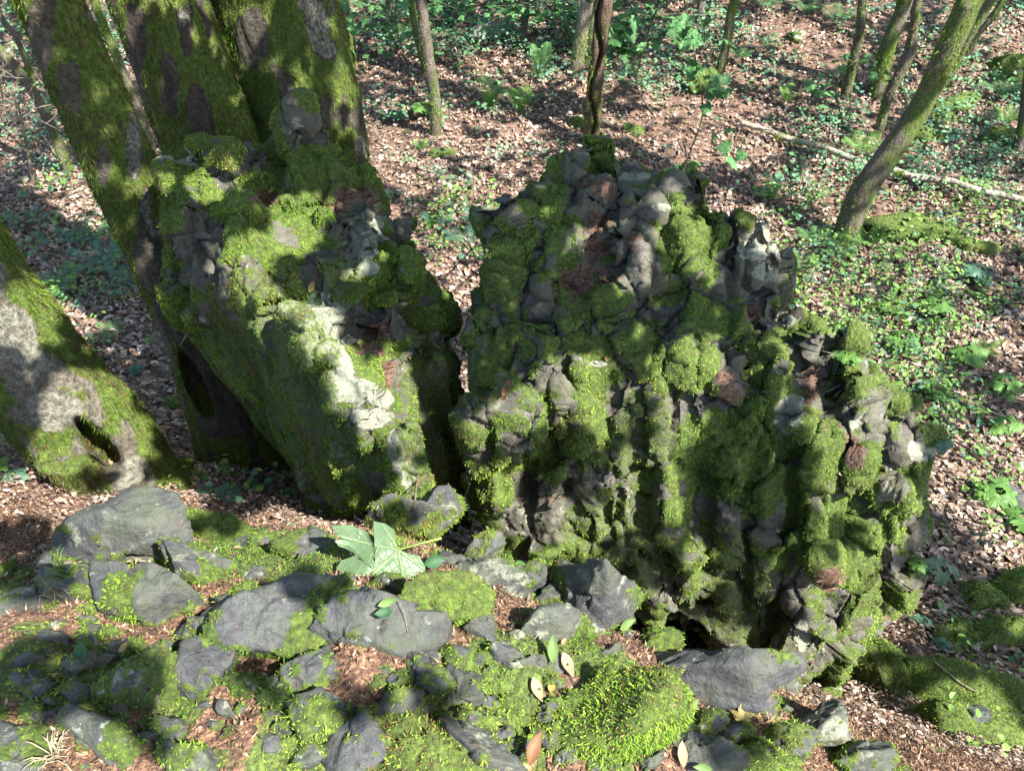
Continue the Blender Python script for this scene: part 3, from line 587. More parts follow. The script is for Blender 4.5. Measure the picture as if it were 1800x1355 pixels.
b1 = ground_at(440, 815); P, Rr = pix_path([(455,835,190),(425,770,165),(375,660,135),(335,560,125),(262,400,128),(196,260,125),(130,110,122),(85,0,118),(60,-60,115)], b1[1])
BIGME.append(big_tree([(P, Rr), pix_path([(440,780,80),(490,815,50),(520,850,30)], b1[1] - .1), pix_path([(400,760,70),(380,800,50),(372,830,40)], b1[1] - .1)], [(318,615,372,735,15,.22)], 10,
  'leaning mossy trunk beside the left crag with white bark patches', M_bark_big, b1, 11, 12000, bias=0.06, bare=[(75,50,26,90),(120,150,26,70),(255,450,22,70),(285,500,22,60),(180,290,14,40),(330,560,16,60)], pale=[(235,270,13,55),(258,360,12,30),(275,400,12,18),(155,20,10,30)]))
b2 = np.array([*UY(410, 500, 4.3)[:2], 0.15]); P, Rr = pix_path([(470,560,230),(440,460,190),(405,330,175),(372,250,172),(325,120,175),(278,0,175),(255,-60,172)], 4.3)
BIGME.append(big_tree([(P, Rr)], [], 10.5, 'thick dark mossy trunk rising behind the left crag, middle of three', M_bark_dark, b2, 12, 12000, bias=0.05, bare=[(350,215,34,80),(240,70,20,90),(300,150,18,60),(330,60,14,50)], pale=[(325,30,14,26)]))
P, Rr = pix_path([(562,520,240),(556,420,220),(548,300,212),(538,210,215),(512,110,222),(477,0,232),(460,-60,232)], 4.7); b3 = np.array([P[0][0], 4.7, 0.1])
P2, R2 = pix_path([(598,290,90),(592,200,100),(570,110,100),(552,40,90)], 4.6)
BIGME.append(big_tree([(P, Rr), (P2, R2)], [], 11, 'thickest mossy trunk right behind the pointed peak, pale lichen on its right', M_bark_big, b3, 13, 12000, bias=0.09, bare=[(440,60,26,50),(500,160,20,30)], pale=[(560,40,24,50),(578,85,22,22),(636,255,12,22),(535,0,14,20)]))
b4 = ground_at(190, 850); P, Rr = pix_path([(232,868,190),(160,770,205),(60,657,215),(-18,560,225),(-85,470,228),(-170,340,230),(-260,190,230)], b4[1] + .1)
BIGME.append(big_tree([(P, Rr), pix_path([(230,790,120),(280,825,70),(335,848,30)], b4[1] + .1), pix_path([(120,790,130),(165,860,85),(205,905,50),(260,915,26)], b4[1] - .12), pix_path([(215,830,80),(235,890,46),(262,915,24)], b4[1] - .1)],
  [(132,735,208,822,20,.32)], 10, 'leaning mossy trunk at the left edge with a dark hollow at its foot', M_bark_grey, b4, 14, 11000, bias=.15, bare=[(105,715,44,24),(215,860,34,36),(222,790,14,34),(10,600,30,40)], pale=[(15,590,40,45),(110,720,55,28),(235,850,34,36),(60,640,30,20),(150,880,30,16)]))
thin = [
 ([(612,118,30),(606,60,30),(598,0,28),(594,-40,28)], 'grey brown trunk just right of the thickest mossy trunk', M_bark_thin),
 ([(765,242,24),(765,180,20),(752,100,22),(745,40,20),(738,-20,20)], 'slim mossy trunk with green foot in the middle distance', M_bark_thin),
 ([(752,130,12),(735,70,13),(722,0,13),(718,-30,12)], 'thin bowed stem just left of the slim green footed trunk', M_bark_thin),
 ([(918,80,13),(922,40,13),(926,-20,12)], 'thin straight stem at the back beside the fallen pale rock', M_bark_thin),
 ([(1012,130,27),(1022,60,24),(1032,0,23),(1036,-30,22)], 'smooth pale trunk with mossy foot left of the split dark trunk', M_bark_pale),
 ([(1032,110,16),(1040,50,14),(1044,-20,14)], 'narrow greenish trunk between the pale trunk and the split dark trunk', M_bark_thin),
 ([(1038,255,26),(1046,150,28),(1054,80,28),(1062,0,30),(1064,-30,30)], 'dark split dead trunk rising directly behind the right crag', M_bark_cleft),
 ([(1228,40,16),(1234,0,15),(1238,-30,15)], 'short looking trunk cut by the top edge right of the maple sapling', M_bark_thin),
 ([(1262,132,15),(1278,75,16),(1284,30,16),(1294,-20,15)], 'thin curved trunk standing alone right of the maple sapling', M_bark_thin),
 ([(1485,175,18),(1500,110,17),(1512,50,15),(1518,-20,14)], 'slim brown trunk with knotted bark left of the green trunk pair', M_bark_thin),
 ([(1540,172,30),(1558,90,27),(1585,20,26),(1594,-20,26)], 'smooth grey green trunk, thicker of the pair', M_bark_thin),
 ([(1542,246,20),(1562,170,16),(1596,100,19),(1608,40,16),(1620,-20,15)], 'slender wavy mossy trunk just left of the big leaning trunk', M_bark_thin),
 ([(1482,418,46),(1515,340,42),(1560,275,42),(1620,185,40),(1660,100,40),(1706,0,44),(1722,-40,43)], 'big smooth leaning trunk across the fallen branch', M_bark_thin),
 ([(1665,142,14),(1700,70,15),(1742,0,16),(1762,-30,16)], 'thin leaning trunk right behind the big leaning one', M_bark_thin),
 ([(1690,110,11),(1720,60,11),(1768,-10,13)], 'thinnest leaning stem by the upper right corner', M_bark_thin),
 ([(1792,262,14),(1800,200,16),(1812,100,18),(1825,0,18)], 'orange brown mossy stem at the right edge', M_bark_thin),
 ([(270,285,20),(245,200,17),(215,125,16),(180,40,15),(160,-20,14)], 'slender trunk seen between the two leftmost thick trunks', M_bark_thin),
 ([(127,315,20),(95,235,17),(60,165,16),(20,110,16),(-20,60,16)], 'thin dark leaning trunk at the upper left with bare twigs', M_bark_thin),
 ([(60,150,10),(30,70,10),(-10,10,10)], 'thin grey stem in the upper left corner', M_bark_thin)]
THINME = []
for k, (pts, lab, mt) in enumerate(thin):
    THINME.append(thin_tree('tree', pts, lab, mt, 8 + (k * 37 % 30) / 10, seed=k, cleft=(mt is M_bark_cleft)))

# moss blades on the feet of the slender trunks
for k, (t, me) in enumerate(THINME):
    if k in (7, 15, 18): continue
    Vt = getV(me); setcol(me, np.c_[ss(.5, .6, fbm(Vt * [5, 5, 1.5], 3, k) + .25 * ss(1.0, .1, Vt[:, 2] - t.location.z)), np.zeros(len(Vt)), np.zeros(len(Vt))])
    P, N, mk = sample(me, 2500, 0, .5, k, mult=lambda c: (c[:, 2] < 3.5) * 1.0, maxn=5000)
    blades('moss', P, N, t, 0.022, 0.008, 1.2, k, dark=.9)

# ------------------------------------------------------------ stones
STONES = []
def stone(px, py, rx, ry, label, moss=0.3, lich=0.25, seed=0, hz=0.75, sink=0.35, group='loose basalt stones on the ledge', flat=None, name='stone', zoff=0, blade=22000, on=None, litter=0.0, planes=9, tone=None, pyr=False):
    p = ground_at(px, py) if on is None else on; s = ppm(p); a = rx * s * (1.2 if group.startswith('loose') else 1.08); hz = min(1.25, hz * 1.5) if group.startswith('loose') and not pyr else hz; el = math.atan2(CAM[2] - p[2], np.hypot(p[0], p[1]))
    c_img = ry * s; c = a * hz; dy = max(0.45 * a, min(1.5 * a, (c_img - 0.6 * c * math.cos(el)) / max(math.sin(el), .3)))
    r = np.random.default_rng(seed + int(px)); sub = 5 if a > 0.06 and p[1] < 3.4 else 4
    V, F = rock_shape(sub, seed * 7 + int(px) + int(py), (a * 1.12, dy * 1.15, c), 0.05, planes, k=60, flat=flat)
    if pyr:
        V0, F = ico(5); nn = np.array([[.85, -.3, .62], [-.85, -.3, .42], [.25, .9, .45], [-.3, -.9, .55], [.55, -.75, .5], [0, 0, -1.]]); nn /= np.linalg.norm(nn, axis=1)[:, None]
        q = np.minimum(np.where(V0 @ nn.T > .05, .55 / np.maximum(V0 @ nn.T, .05), 9), 1.45); rd = -np.log(np.exp(-30 * q).sum(1)) / 30; V = V0 * rd[:, None] * np.array([a * 1.15, a, c]) 
    V = V @ rotm(R(r.uniform(-10, 12)), R(r.uniform(-12, 12)), R(r.uniform(-30, 30))).T
    ctr = p + np.array([0, 0, c * (0.55 - sink) * 1.0 + zoff]); Wd = V + ctr
    N = V / np.linalg.norm(V, axis=1)[:, None]
    F1, F2, D, H = cell(Wd * (0.9 / a), seed); Wd = Wd + N * (a * 0.10 * (D * H).sum(1) + a * 0.06 * (fbm(Wd * (2.5 / a), 4, seed) - .5) + .004 * (fbm(Wd * 60, 3, seed) - .5))[:, None]
    F1, F2, D, H = cell(Wd * (1.7 / a), seed + 3); Wd = Wd + N * (a * .07 * H[:, 0] + a * .10 * (D * H[:, [1, 2, 0]]).sum(1))[:, None]
    n = 0.6 * fbm(Wd * (0.9 / a), 3, seed + 3 + int(px)) + 0.4 * fbm(Wd * (3 / a), 3, seed + 4)
    low = ss(0.25, -0.4, V[:, 2] / c) * 0.16
    mo = ss(0.56, 0.72, n + moss * 0.36 + low); li = np.clip(lich + (fbm(Wd * (2 / a), 3, seed + 9) - .5) * .8, 0, 1)
    Wd = Wd + N * (mo * 0.007)[:, None]
    me = mesh_np('stone', Wd, F, M_stone, cols=np.c_[mo, li, ss(.56, .66, fbm(Wd * (1.6 / a), 3, seed + 19) + .12 * low / .16) * .42])
    base = (ctr[0], ctr[1], ctr[2] - c * .6)
    t = empty(name, base, label, 'stone' if name == 'stone' else 'boulder', group); obj('rock', me, t)
    d = ppm(p) * FPX; fs = 1.0 if d < 2.6 else d / 2.6
    P, Nn, mk = sample(me, blade / fs ** 2, 0, .5, seed + 5, maxn=60000)
    if len(P) > 30: blades('moss', P, Nn, t, 0.0098 * min(fs, 2.2), 0.0026 * fs, 0.5, seed + 6)
    STONES.append((t, me)); return t, me
ledge_stones = [
 (245,955,82,48,'wide pale grey rock with peaked top at the ledge edge, left',.12,.35,.6,None),
 (248,1058,80,62,'large heart shaped grey stone with mossy lower side',.3,.2,.6,.55),
 (28,1078,58,34,'flat pale stone cut by the left picture edge',.2,.35,.4,.5),
 (130,1040,62,26,'dark low stone between the left edge and the grey stones',.15,.1,.5,None),
 (345,1005,52,38,'dark green stone just right of the wide peaked rock',.45,.3,.6,None),
 (385,945,55,18,'narrow mossy slab slanting toward the maple leaf',.75,.2,.5,None),
 (428,1095,55,56,'dark cracked boulder in the middle of the left ledge',.15,.2,.6,None),
 (520,1105,80,72,'big grey stone laced with moss strands',.5,.3,.6,.6),
 (365,1170,36,46,'dark narrow stone between the heart shaped and cracked stones',.2,.15,.6,None),
 (272,1215,58,46,'stone topped with pale lichen and bright moss, lower left',.5,.5,.7,.6),
 (535,1190,42,36,'black stone sunk in litter below the moss laced stone',.15,.1,.5,None),
 (660,1122,78,56,'smooth dark grey boulder left of the mossy block',.15,.12,.6,None),
 (772,1078,56,52,'block with a bright moss cap in the centre of the ledge',.85,.3,.8,None),
 (868,1040,50,48,'light grey angular block with dry moss on top',.35,.55,.9,.6),
 (935,1025,34,34,'dark grey wedge behind the light angular block',.3,.2,.9,None),
 (850,970,30,28,'grey pillar stump at the foot of the crevice',.25,.35,.9,.6),
 (790,1000,30,22,'shiny dark purple stone right of the big maple leaf',.05,.15,.9,None),
 (490,965,46,22,'dark flat slab behind the big maple leaf',.15,.15,.4,.5),
 (560,985,62,22,'dark mossy slab under the big maple leaf',.55,.2,.4,.5),
 (846,1112,24,32,'dark upright cobble below the light angular block',.1,.25,.8,None),
 (880,1152,24,28,'blue grey cobble, left of two small paired cobbles',.05,.35,.8,None),
 (906,1128,18,18,'small pale speckled cobble, right of the paired cobbles',.05,.45,.8,None),
 (955,1118,42,32,'light grey smooth cobble above the yellow leaves',.05,.4,.7,None),
 (1008,1115,30,26,'blue green lichen stone below the standing pyramid stone',.3,.5,.8,None),
 (905,1172,14,9,'tiny white speckled pebble in the moss',0,.5,.7,None),
 (820,1212,32,40,'dark blunt stone above the lower moss mat',.2,.15,.6,None),
 (752,1185,34,28,'dark slab below the mossy block',.15,.1,.5,None),
 (628,1312,36,52,'black narrow stone at the lower edge left of the moss mat',.1,.1,.7,None),
 (560,1262,40,40,'dark stone with moss tufts above the black narrow stone',.45,.25,.6,None),
 (850,1340,66,26,'dark bluish stone at the bottom edge, centre',.35,.35,.6,None),
 (400,1255,18,16,'small pale pointed stone in the litter',.05,.3,.8,None),
 (185,1305,58,42,'dark shaded stone near the lower left corner',.25,.15,.5,None),
 (45,1335,70,32,'pale stone in the lower left corner',.35,.3,.4,.5),
 (345,1345,46,26,'low grey stone cut by the bottom edge on the left',.4,.3,.5,None),
 (1235,1205,98,66,'big smooth dark oval boulder with white lichen spots',.06,.2,.62,None),
 (1325,1165,60,30,'moss covered ridge stone behind the smooth oval boulder',.9,.1,.6,None),
 (1440,1283,50,46,'grey green pitted boulder at the slope right of the ledge',.12,.55,.75,None),
 (1500,1345,44,24,'grey stone half cut by the bottom edge right of the pitted boulder',.35,.35,.6,None),
 (1385,1310,34,26,'dark stone left of the pitted boulder',.3,.15,.6,None),
 (1225,1330,48,26,'dark stone at the bottom edge under the oval boulder',.15,.15,.5,None),
 (1330,1345,50,24,'mossy dark stone at the bottom edge, lower right of the oval boulder',.5,.15,.6,None),
 (700,1240,30,22,'small dark stone at the top of the moss mat',.4,.15,.6,None),
 (1150,1140,30,22,'small mossy stone behind the bright moss hump',.7,.2,.6,None),
 (980,1040,26,24,'grey stone left of the standing pyramid stone',.3,.3,.7,None)]
FILL = [q[:4] for q in ledge_stones] + [(1050,1050,66,74),(1088,1262,92,92),(740,1335,75,45)]
EDGE = {(868,1040): UZ(868,1048,2.78), (935,1025): UZ(935,1034,2.72), (850,970): UZ(850,980,2.66), (790,1000): UZ(790,1003,2.8), (560,985): UZ(560,985,2.78), (490,965): UZ(490,968,2.7), (980,1040): UZ(980,1050,2.74), (245,955): UZ(245,960,2.78)}
for k, (px, py, rx, ry, lab, mo, li, hz, fl) in enumerate(ledge_stones):
    stone(px, py, rx, ry, lab, mo, li, 300 + k, hz, flat=fl, on=EDGE.get((px, py)))
stone(1050, 1050, 52, 70, 'standing pyramid stone with pale lichen face at the ledge edge', .1, .4, 401, 1.7, sink=.15, pyr=True, on=UZ(1048, 1068, 2.76))
stone(1088, 1268, 80, 84, 'rounded stone wholly covered by a bright green moss cushion', 1.3, 0, 402, .7, blade=46000)
stone(740, 1335, 75, 45, 'broad stone buried under the lower moss mat', 1.2, 0, 403, .3, blade=30000)
stone(712, 918, 40, 32, 'mossy rounded stone in front of the crevice', .55, .3, 404, .9, sink=.2, on=UZ(712, 930, 2.42))
stone(768, 885, 26, 50, 'flat topped stone pillar at the mouth of the crevice', .5, .35, 405, 1.6, sink=.3, flat=.55, planes=6, on=UZ(772, 900, 2.4))
rf = np.random.default_rng(321); nf = 0
for _ in range(5000):
    px, py = rf.uniform(0, 1400), rf.uniform(960, 1350)
    if py < 985 + max(0, px - 850) * .42 or nf >= 150: continue
    rx = rf.uniform(8, 34) if nf < 70 else rf.uniform(7, 20); ry = rx * rf.uniform(.6, .9)
    if any(abs(px - q[0]) < (q[2] + rx) * .78 and abs(py - q[1]) < (q[3] + ry) * .75 for q in FILL): continue
    FILL.append((px, py, rx, ry)); nf += 1
    stone(px, py, rx, ry, 'small basalt cobble half sunk in the moss and litter of the ledge', rf.uniform(.1, .7), rf.uniform(.1, .4), 700 + nf, rf.uniform(.6, 1), group='small cobbles of the ledge')
slope_stones = [(1535,1185,48,64,'mossy boulder at the foot of the right crag',.75,.1,1.1),(1680,1225,95,46,'wide mossy boulder on the lower right slope',.9,.15,.5),(1700,1285,85,40,'mossy slab below the wide mossy boulder',.8,.3,.4),(1765,1300,40,30,'mossy lump in the lower right corner',.85,.1,.5),
 (1722,1058,42,30,'rounded moss cushion stone on the right slope',1.2,0,.6),(1790,1040,36,45,'mossy rock at the right edge beside the moss cushion',.95,.1,.8),(1682,1125,40,20,'low flat mossy stone above the wide boulder',.85,.1,.4),(1775,1125,55,34,'dark rock with moss cap at the right edge',.55,.15,.6),
 (1785,885,26,30,'dark stone at the right edge behind seedlings',.35,.1,.6),(1450,1215,20,16,'small lichen stone under the right crag',.4,.5,.6),(320,715,30,20,'low mossy stone behind the hollow trunk',.9,.1,.5),(310,830,26,14,'small mossy stone at the root of the hollow trunk',.8,.1,.5)]
for k, (px, py, rx, ry, lab, mo, li, hz) in enumerate(slope_stones):
    stone(px, py, rx, ry, lab, mo, li, 500 + k, hz, group='mossy boulders on the slope', name='boulder')
far_stones = [(1600,408,58,28,'big moss covered boulder right of the leaning trunk foot',1.1,0,.5),(1690,432,26,14,'small moss cushion right of the big covered boulder',1.2,0,.5),(1725,440,22,13,'smaller moss cushion farthest right of three',1.2,0,.5),(1632,245,26,16,'bright mossy boulder behind the big leaning trunk',1.1,.2,.6),
 (1690,180,36,10,'long low mossy stone under the upper right trees',1.1,0,.4),(1650,215,34,9,'low yellow green moss stone near the bright mossy boulder',1.1,0,.4),(1238,152,28,16,'mossy boulder right of the maple sapling',1,.1,.6),(1785,125,36,22,'dark mossy mound by the upper right edge',.9,0,.6),
 (780,272,16,10,'small mossy stone at the slim trunk foot',1.1,0,.5),(1110,232,16,8,'tiny mossy stone right of the split trunk',1,0,.5),(1015,218,16,9,'small mossy stone left of the split trunk',1,0,.5),(855,62,32,16,'pinkish bare boulder lying among the background shrubs',0,.75,.6),
 (1560,545,34,10,'low bright mossy stone right of the right crag top',1,.1,.4),(1400,65,16,9,'pale stone in the sunlit clearing at the back',.1,.7,.5),(1750,240,30,10,'low moss stone near the right edge stem',1,0,.4),(205,530,14,10,'small mossy stone among the left ferns',1,0,.5)]
for k, (px, py, rx, ry, lab, mo, li, hz) in enumerate(far_stones):
    stone(px, py, rx, ry, lab, mo, li, 600 + k, hz, group='mossy boulders in the background', name='boulder', blade=14000)

# ------------------------------------------------------------ moss and needle bits on the ledge ground
def ledgew(c): return ss(2.4, 1.9, c[:, 1]) * ss(1.0, 1.6, c[:, 2])
P, N, mk = sample(gme, 26000, 0, 0.5, 900, mult=ledgew, maxn=160000)
o = blades('moss_carpet', P, N, None, 0.0105, 0.0027, 0.2, 901, dead=.2); tag(o, 'green moss carpet between the stones of the ledge', 'moss', None, 'stuff')
P, N, mk = sample(gme, 1500, 0, 0.5, 902, mult=lambda c: 1 - ledgew(c), maxn=40000)
o = blades('ground_moss', P, N, None, 0.02, 0.009, 0.2, 903); tag(o, 'thin moss growing through the leaf litter', 'moss', None, 'stuff')
P, N, mk = sample(gme, 16000, None, 0, 904, mult=lambda c: ledgew(c) * (gmoss(c) < .5), maxn=90000)
r = np.random.default_rng(4); pal = np.array([[.19,.11,.07],[.12,.068,.045],[.28,.19,.125],[.07,.045,.03],[.36,.28,.19]])
cc = pal[r.choice(5, len(P), p=[.3,.3,.15,.18,.07])] * r.uniform(.7, 1.2, (len(P), 1))
o = blades('litter_bits', P + [0, 0, .003], N, None, 0.0125, 0.0045, 0, 905, mat=M_dry, cols=cc, spread=2.2); tag(o, 'brown bud scales and needles strewn over the ledge', 'litter', None, 'stuff')

# ------------------------------------------------------------ leaf litter
def leaf_quads(P, N, size, cols, name, mat, r, curl=0.3, flat=0.35, asp=0.62):
    n = len(P); D = N + r.normal(0, flat, (n, 3)); D /= np.linalg.norm(D, axis=1)[:, None]
    u = np.cross(D, r.normal(size=(n, 3))); u /= np.linalg.norm(u, axis=1)[:, None]; v = np.cross(D, u)
    s = size[:, None] * 0.5; prof = [(-1, 0), (-.45, .85), (.35, .8), (1, 0), (.35, -.8), (-.45, -.85), (-.35, 0), (.4, 0)]
    cv = r.normal(0, curl, (n, 1)); fd = r.normal(0.15, curl, (n, 1)); V = []
    for (a, b) in prof:
        jit = 1 + r.normal(0, .12, (n, 1)); V.append(P + u * a * s * jit + v * b * s * asp * jit + D * (cv * a * a * s + fd * abs(b) * s + 0.004))
    V = np.stack(V, 1).reshape(-1, 3); b = np.arange(n)[:, None] * 8
    F4 = np.vstack([b + np.array([[6, 7, 2, 1]]), b + np.array([[6, 5, 4, 7]])]); F3 = np.vstack([b + np.array([[0, 6, 1]]), b + np.array([[0, 5, 6]]), b + np.array([[7, 3, 2]]), b + np.array([[7, 4, 3]])])
    return mesh_np(name, V, [F4, F3], mat, smooth=False, cols=np.repeat(cols, 8, 0))
def scatter_ground(n, dens_px, seed, maxY=26):
    """n candidates weighted so that picture density is even-ish, then thinned by dens_px(px,py,P)"""
    r = np.random.default_rng(seed); yy = 1.2 + (maxY - 1.2) * r.random(n) ** 1.15; xx = (r.random(n) * 2 - 1) * (0.82 * yy / 0.75 + 1.6)
    xy = np.c_[xx, yy]; z = gh(xy); P = np.c_[xy, z]; px, py, d = proj(P)
    k = (px > -120) & (px < 1920) & (py > -200) & (py < 1480); P = P[k]; px = px[k]; py = py[k]
    q = r.random(len(P)) < dens_px(px, py, P); return P[q], px[q], py[q], r
def gn(P):
    e = 0.03; a = gh(P[:, :2] + [e, 0]) - gh(P[:, :2] - [e, 0]); b = gh(P[:, :2] + [0, e]) - gh(P[:, :2] - [0, e]); N = np.c_[-a / (2 * e), -b / (2 * e), np.ones(len(P))]; return N / np.linalg.norm(N, axis=1)[:, None]
def dl(px, py, P):
    L = ss(2.2, 1.6, P[:, 1]) * ss(1.3, 2.0, P[:, 2]); return (0.45 + 0.55 * ss(.4, .6, fbm(P * 1.3, 3, 31))) * (1 - .93 * L)
P, px, py, r = scatter_ground(520000, dl, 41, 22)
P = P[r.random(len(P)) < np.clip(6.0 / P[:, 1], .3, 1)]
pal = np.array([[.24,.165,.12],[.33,.25,.20],[.155,.11,.085],[.42,.345,.285],[.08,.058,.046],[.31,.19,.12],[.235,.20,.18]])
cols = pal[r.choice(7, len(P), p=[.25,.2,.2,.1,.12,.05,.08])] * r.uniform(.75, 1.25, (len(P), 1))
me = leaf_quads(P + [0, 0, .012] + gn(P) * r.uniform(0, .02, (len(P), 1)), gn(P), np.clip(r.lognormal(-3.08, .36, len(P)), .018, .1) * (1 + .012 * P[:, 1]) * (.4 + .6 * ss(2.2, 4.2, P[:, 1] + .8 * np.abs(P[:, 0] - 1.2) * (P[:, 0] > 1.2))), cols, 'leaf_litter', M_dry, r)
tag(obj('leaf_litter', me), 'dead beech and maple leaves covering the forest floor', 'leaf litter', None, 'stuff')
r_tw = np.random.default_rng(5)
P, px, py, r = scatter_ground(6500, lambda a, b, c: 1.0 * (ss(2.6, 3.4, c[:, 1]) > r_tw.random(len(c))), 43, 22)
me = leaf_quads(P + [0, 0, .02], gn(P), r.uniform(.06, .32, len(P)), np.array([.13, .095, .07]) * r.uniform(.4, 2.2, (len(P), 1)), 'twig_litter', M_dry, r, .12, .15, .035)
tag(obj('twig_litter', me), 'thin dead twigs scattered through the leaf litter', 'twigs', None, 'stuff')

# ------------------------------------------------------------ green ground cover
GREEN = np.array([[.075,.16,.035],[.12,.23,.045],[.16,.28,.06],[.06,.14,.065],[.075,.165,.11]])
def dcover(px, py, P):
    v = 0.05 + 0 * px
    for (x, y, a, b, w_) in [(800,40,330,75,.9),(1150,60,160,120,.85),(350,60,200,80,.7),(1600,60,160,60,.4),(1600,650,190,150,.75),(1500,500,170,100,.55),(1700,450,160,120,.5),(150,470,140,90,.45),(60,240,110,150,.4),(820,400,90,60,.5),(1650,230,220,140,.5),(1560,200,110,60,.5),
        (1450,40,200,60,.35),(1330,130,90,60,.3),(700,190,90,70,.25),(1750,880,80,90,.3),(1000,110,120,60,.35),(1750,60,120,80,.6),(400,870,80,30,.3),(1470,240,110,90,.45),(900,180,80,40,.3),(1450,350,130,50,.45),(1640,760,140,60,.35),(60,50,80,80,.9)]:
        q = ((px - x) / a) ** 2 + ((py - y) / b) ** 2; v = np.maximum(v, w_ * ss(1.3, .5, q))
    L = ss(2.2, 1.6, P[:, 1]) * ss(1.3, 2.0, P[:, 2]); return v * ss(.32, .52, fbm(P * 1.6, 3, 51)) * (1 - L) * (0.35 + .65 * ss(3, 7, P[:, 1]))
P, px, py, r = scatter_ground(80000, dcover, 52, 26)
print('plants', len(P))
LP, LN, LS, LC = [], [], [], []
for p in P:
    h = r.uniform(.05, .2) * (1 + .06 * p[1]); n = int(r.integers(4, 9)); g0 = GREEN[r.choice(5, p=[.3,.3,.15,.15,.1])] * r.uniform(.7, 1.2)
    if p[1] > 8.5: g0 = g0 * .55 + np.array([.09,.21,.15]) * .6  # far plants tinted teal: sky sheen put into the leaf colour
    for i in range(n):
        a = r.uniform(0, 6.28); q = p + np.array([math.cos(a), math.sin(a), 0]) * r.uniform(.02, .09) * (1 + .05 * p[1]) + [0, 0, h * r.uniform(.4, 1)]; LP.append(q)
        LN.append([math.cos(a) * .35, math.sin(a) * .35 - .1, 1]); LS.append(r.uniform(.02, .048) * (1 + .05 * p[1])); LC.append(g0 * r.uniform(.8, 1.2))
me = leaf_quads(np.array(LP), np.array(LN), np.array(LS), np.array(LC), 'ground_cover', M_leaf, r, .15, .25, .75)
tag(obj('ground_cover', me), 'low green seedlings and herbs covering the woodland floor', 'plants', None, 'stuff')

# ------------------------------------------------------------ ferns
def frond_mesh(seed, L=0.5):
    r = np.random.default_rng(seed); V, F3, F4, cols = [], [], [], []; n = 27
    def pt(t): return np.array([L * .85 * math.sin(t * 1.35) / math.sin(1.35) if True else 0, 0, L * (0.75 * t - .55 * t * t)])
    def add(v): V.append(v); return len(V) - 1
    for i in range(n):
        t0 = 0.12 + .88 * i / n; t = t0; c = pt(t); w_ = L * .30 * (math.sin(math.pi * min(1, t * .85 + .12)) ** .8) * (1 - t * .45); step = L / n * .27
        tan = pt(min(t + .02, 1)) - pt(t - .02); tan /= np.linalg.norm(tan)
        for sgn in (-1, 1):
            sd = np.array([.35, sgn, -.12]); sd = sd / np.linalg.norm(sd); m = 4
            a = [add(c + sd * w_ * k / m - tan * step * (1 - k / m * .8) * (1.15 if k % 2 else .75)) for k in range(m)]; b = [add(c + sd * w_ * k / m + tan * step * (1 - k / m * .8) * (1.15 if k % 2 else .75)) for k in range(m)]; tip = add(c + sd * w_ + [0, 0, -.02 * L])
            for k in range(m - 1): F4.append([a[k], a[k + 1], b[k + 1], b[k]])
            F3.append([a[-1], tip, b[-1]])
    pr = None
    for i in range(11):
        t = i / 10; c = pt(t); q = [add(c + [0, -.004 * (1.3 - t), 0]), add(c + [0, .004 * (1.3 - t), 0])]
        if pr: F4.append([pr[0], pr[1], q[1], q[0]])
        pr = q
    return np.array(V), np.array(F4), np.array(F3)
FR = []
for s_ in range(3):
    for ci, c in enumerate([(.12,.24,.05),(.08,.18,.06),(.06,.16,.1)]):
        V, F4, F3 = frond_mesh(s_, 1.0); FR.append((ci, mesh_np('frond', V, [F4, F3], M_leaf, smooth=False, cols=np.tile(np.array(c), (len(V), 1)) * rng.uniform(.85, 1.15, (len(V), 1)))))
def fern(px, py, size_px, label, tone=0, up=0.0, n=8, group='ferns on the forest floor'):
    b = ground_at(px, py); s = size_px * ppm(b); t = empty('fern', b, label, 'fern', group); r = np.random.default_rng(int(px * 7 + py))
    opt = [m for ci, m in FR if ci == tone]
    for i in range(n):
        o = bpy.data.objects.new('frond', opt[int(r.integers(len(opt)))]); C.objects.link(o); o.parent = t
        o.rotation_euler = (0, -R(r.uniform(5, 25) + 45 * up), R(i * 360 / n + r.uniform(-20, 20))); k = s * r.uniform(.75, 1.1); o.scale = (k, k, k)
    return t
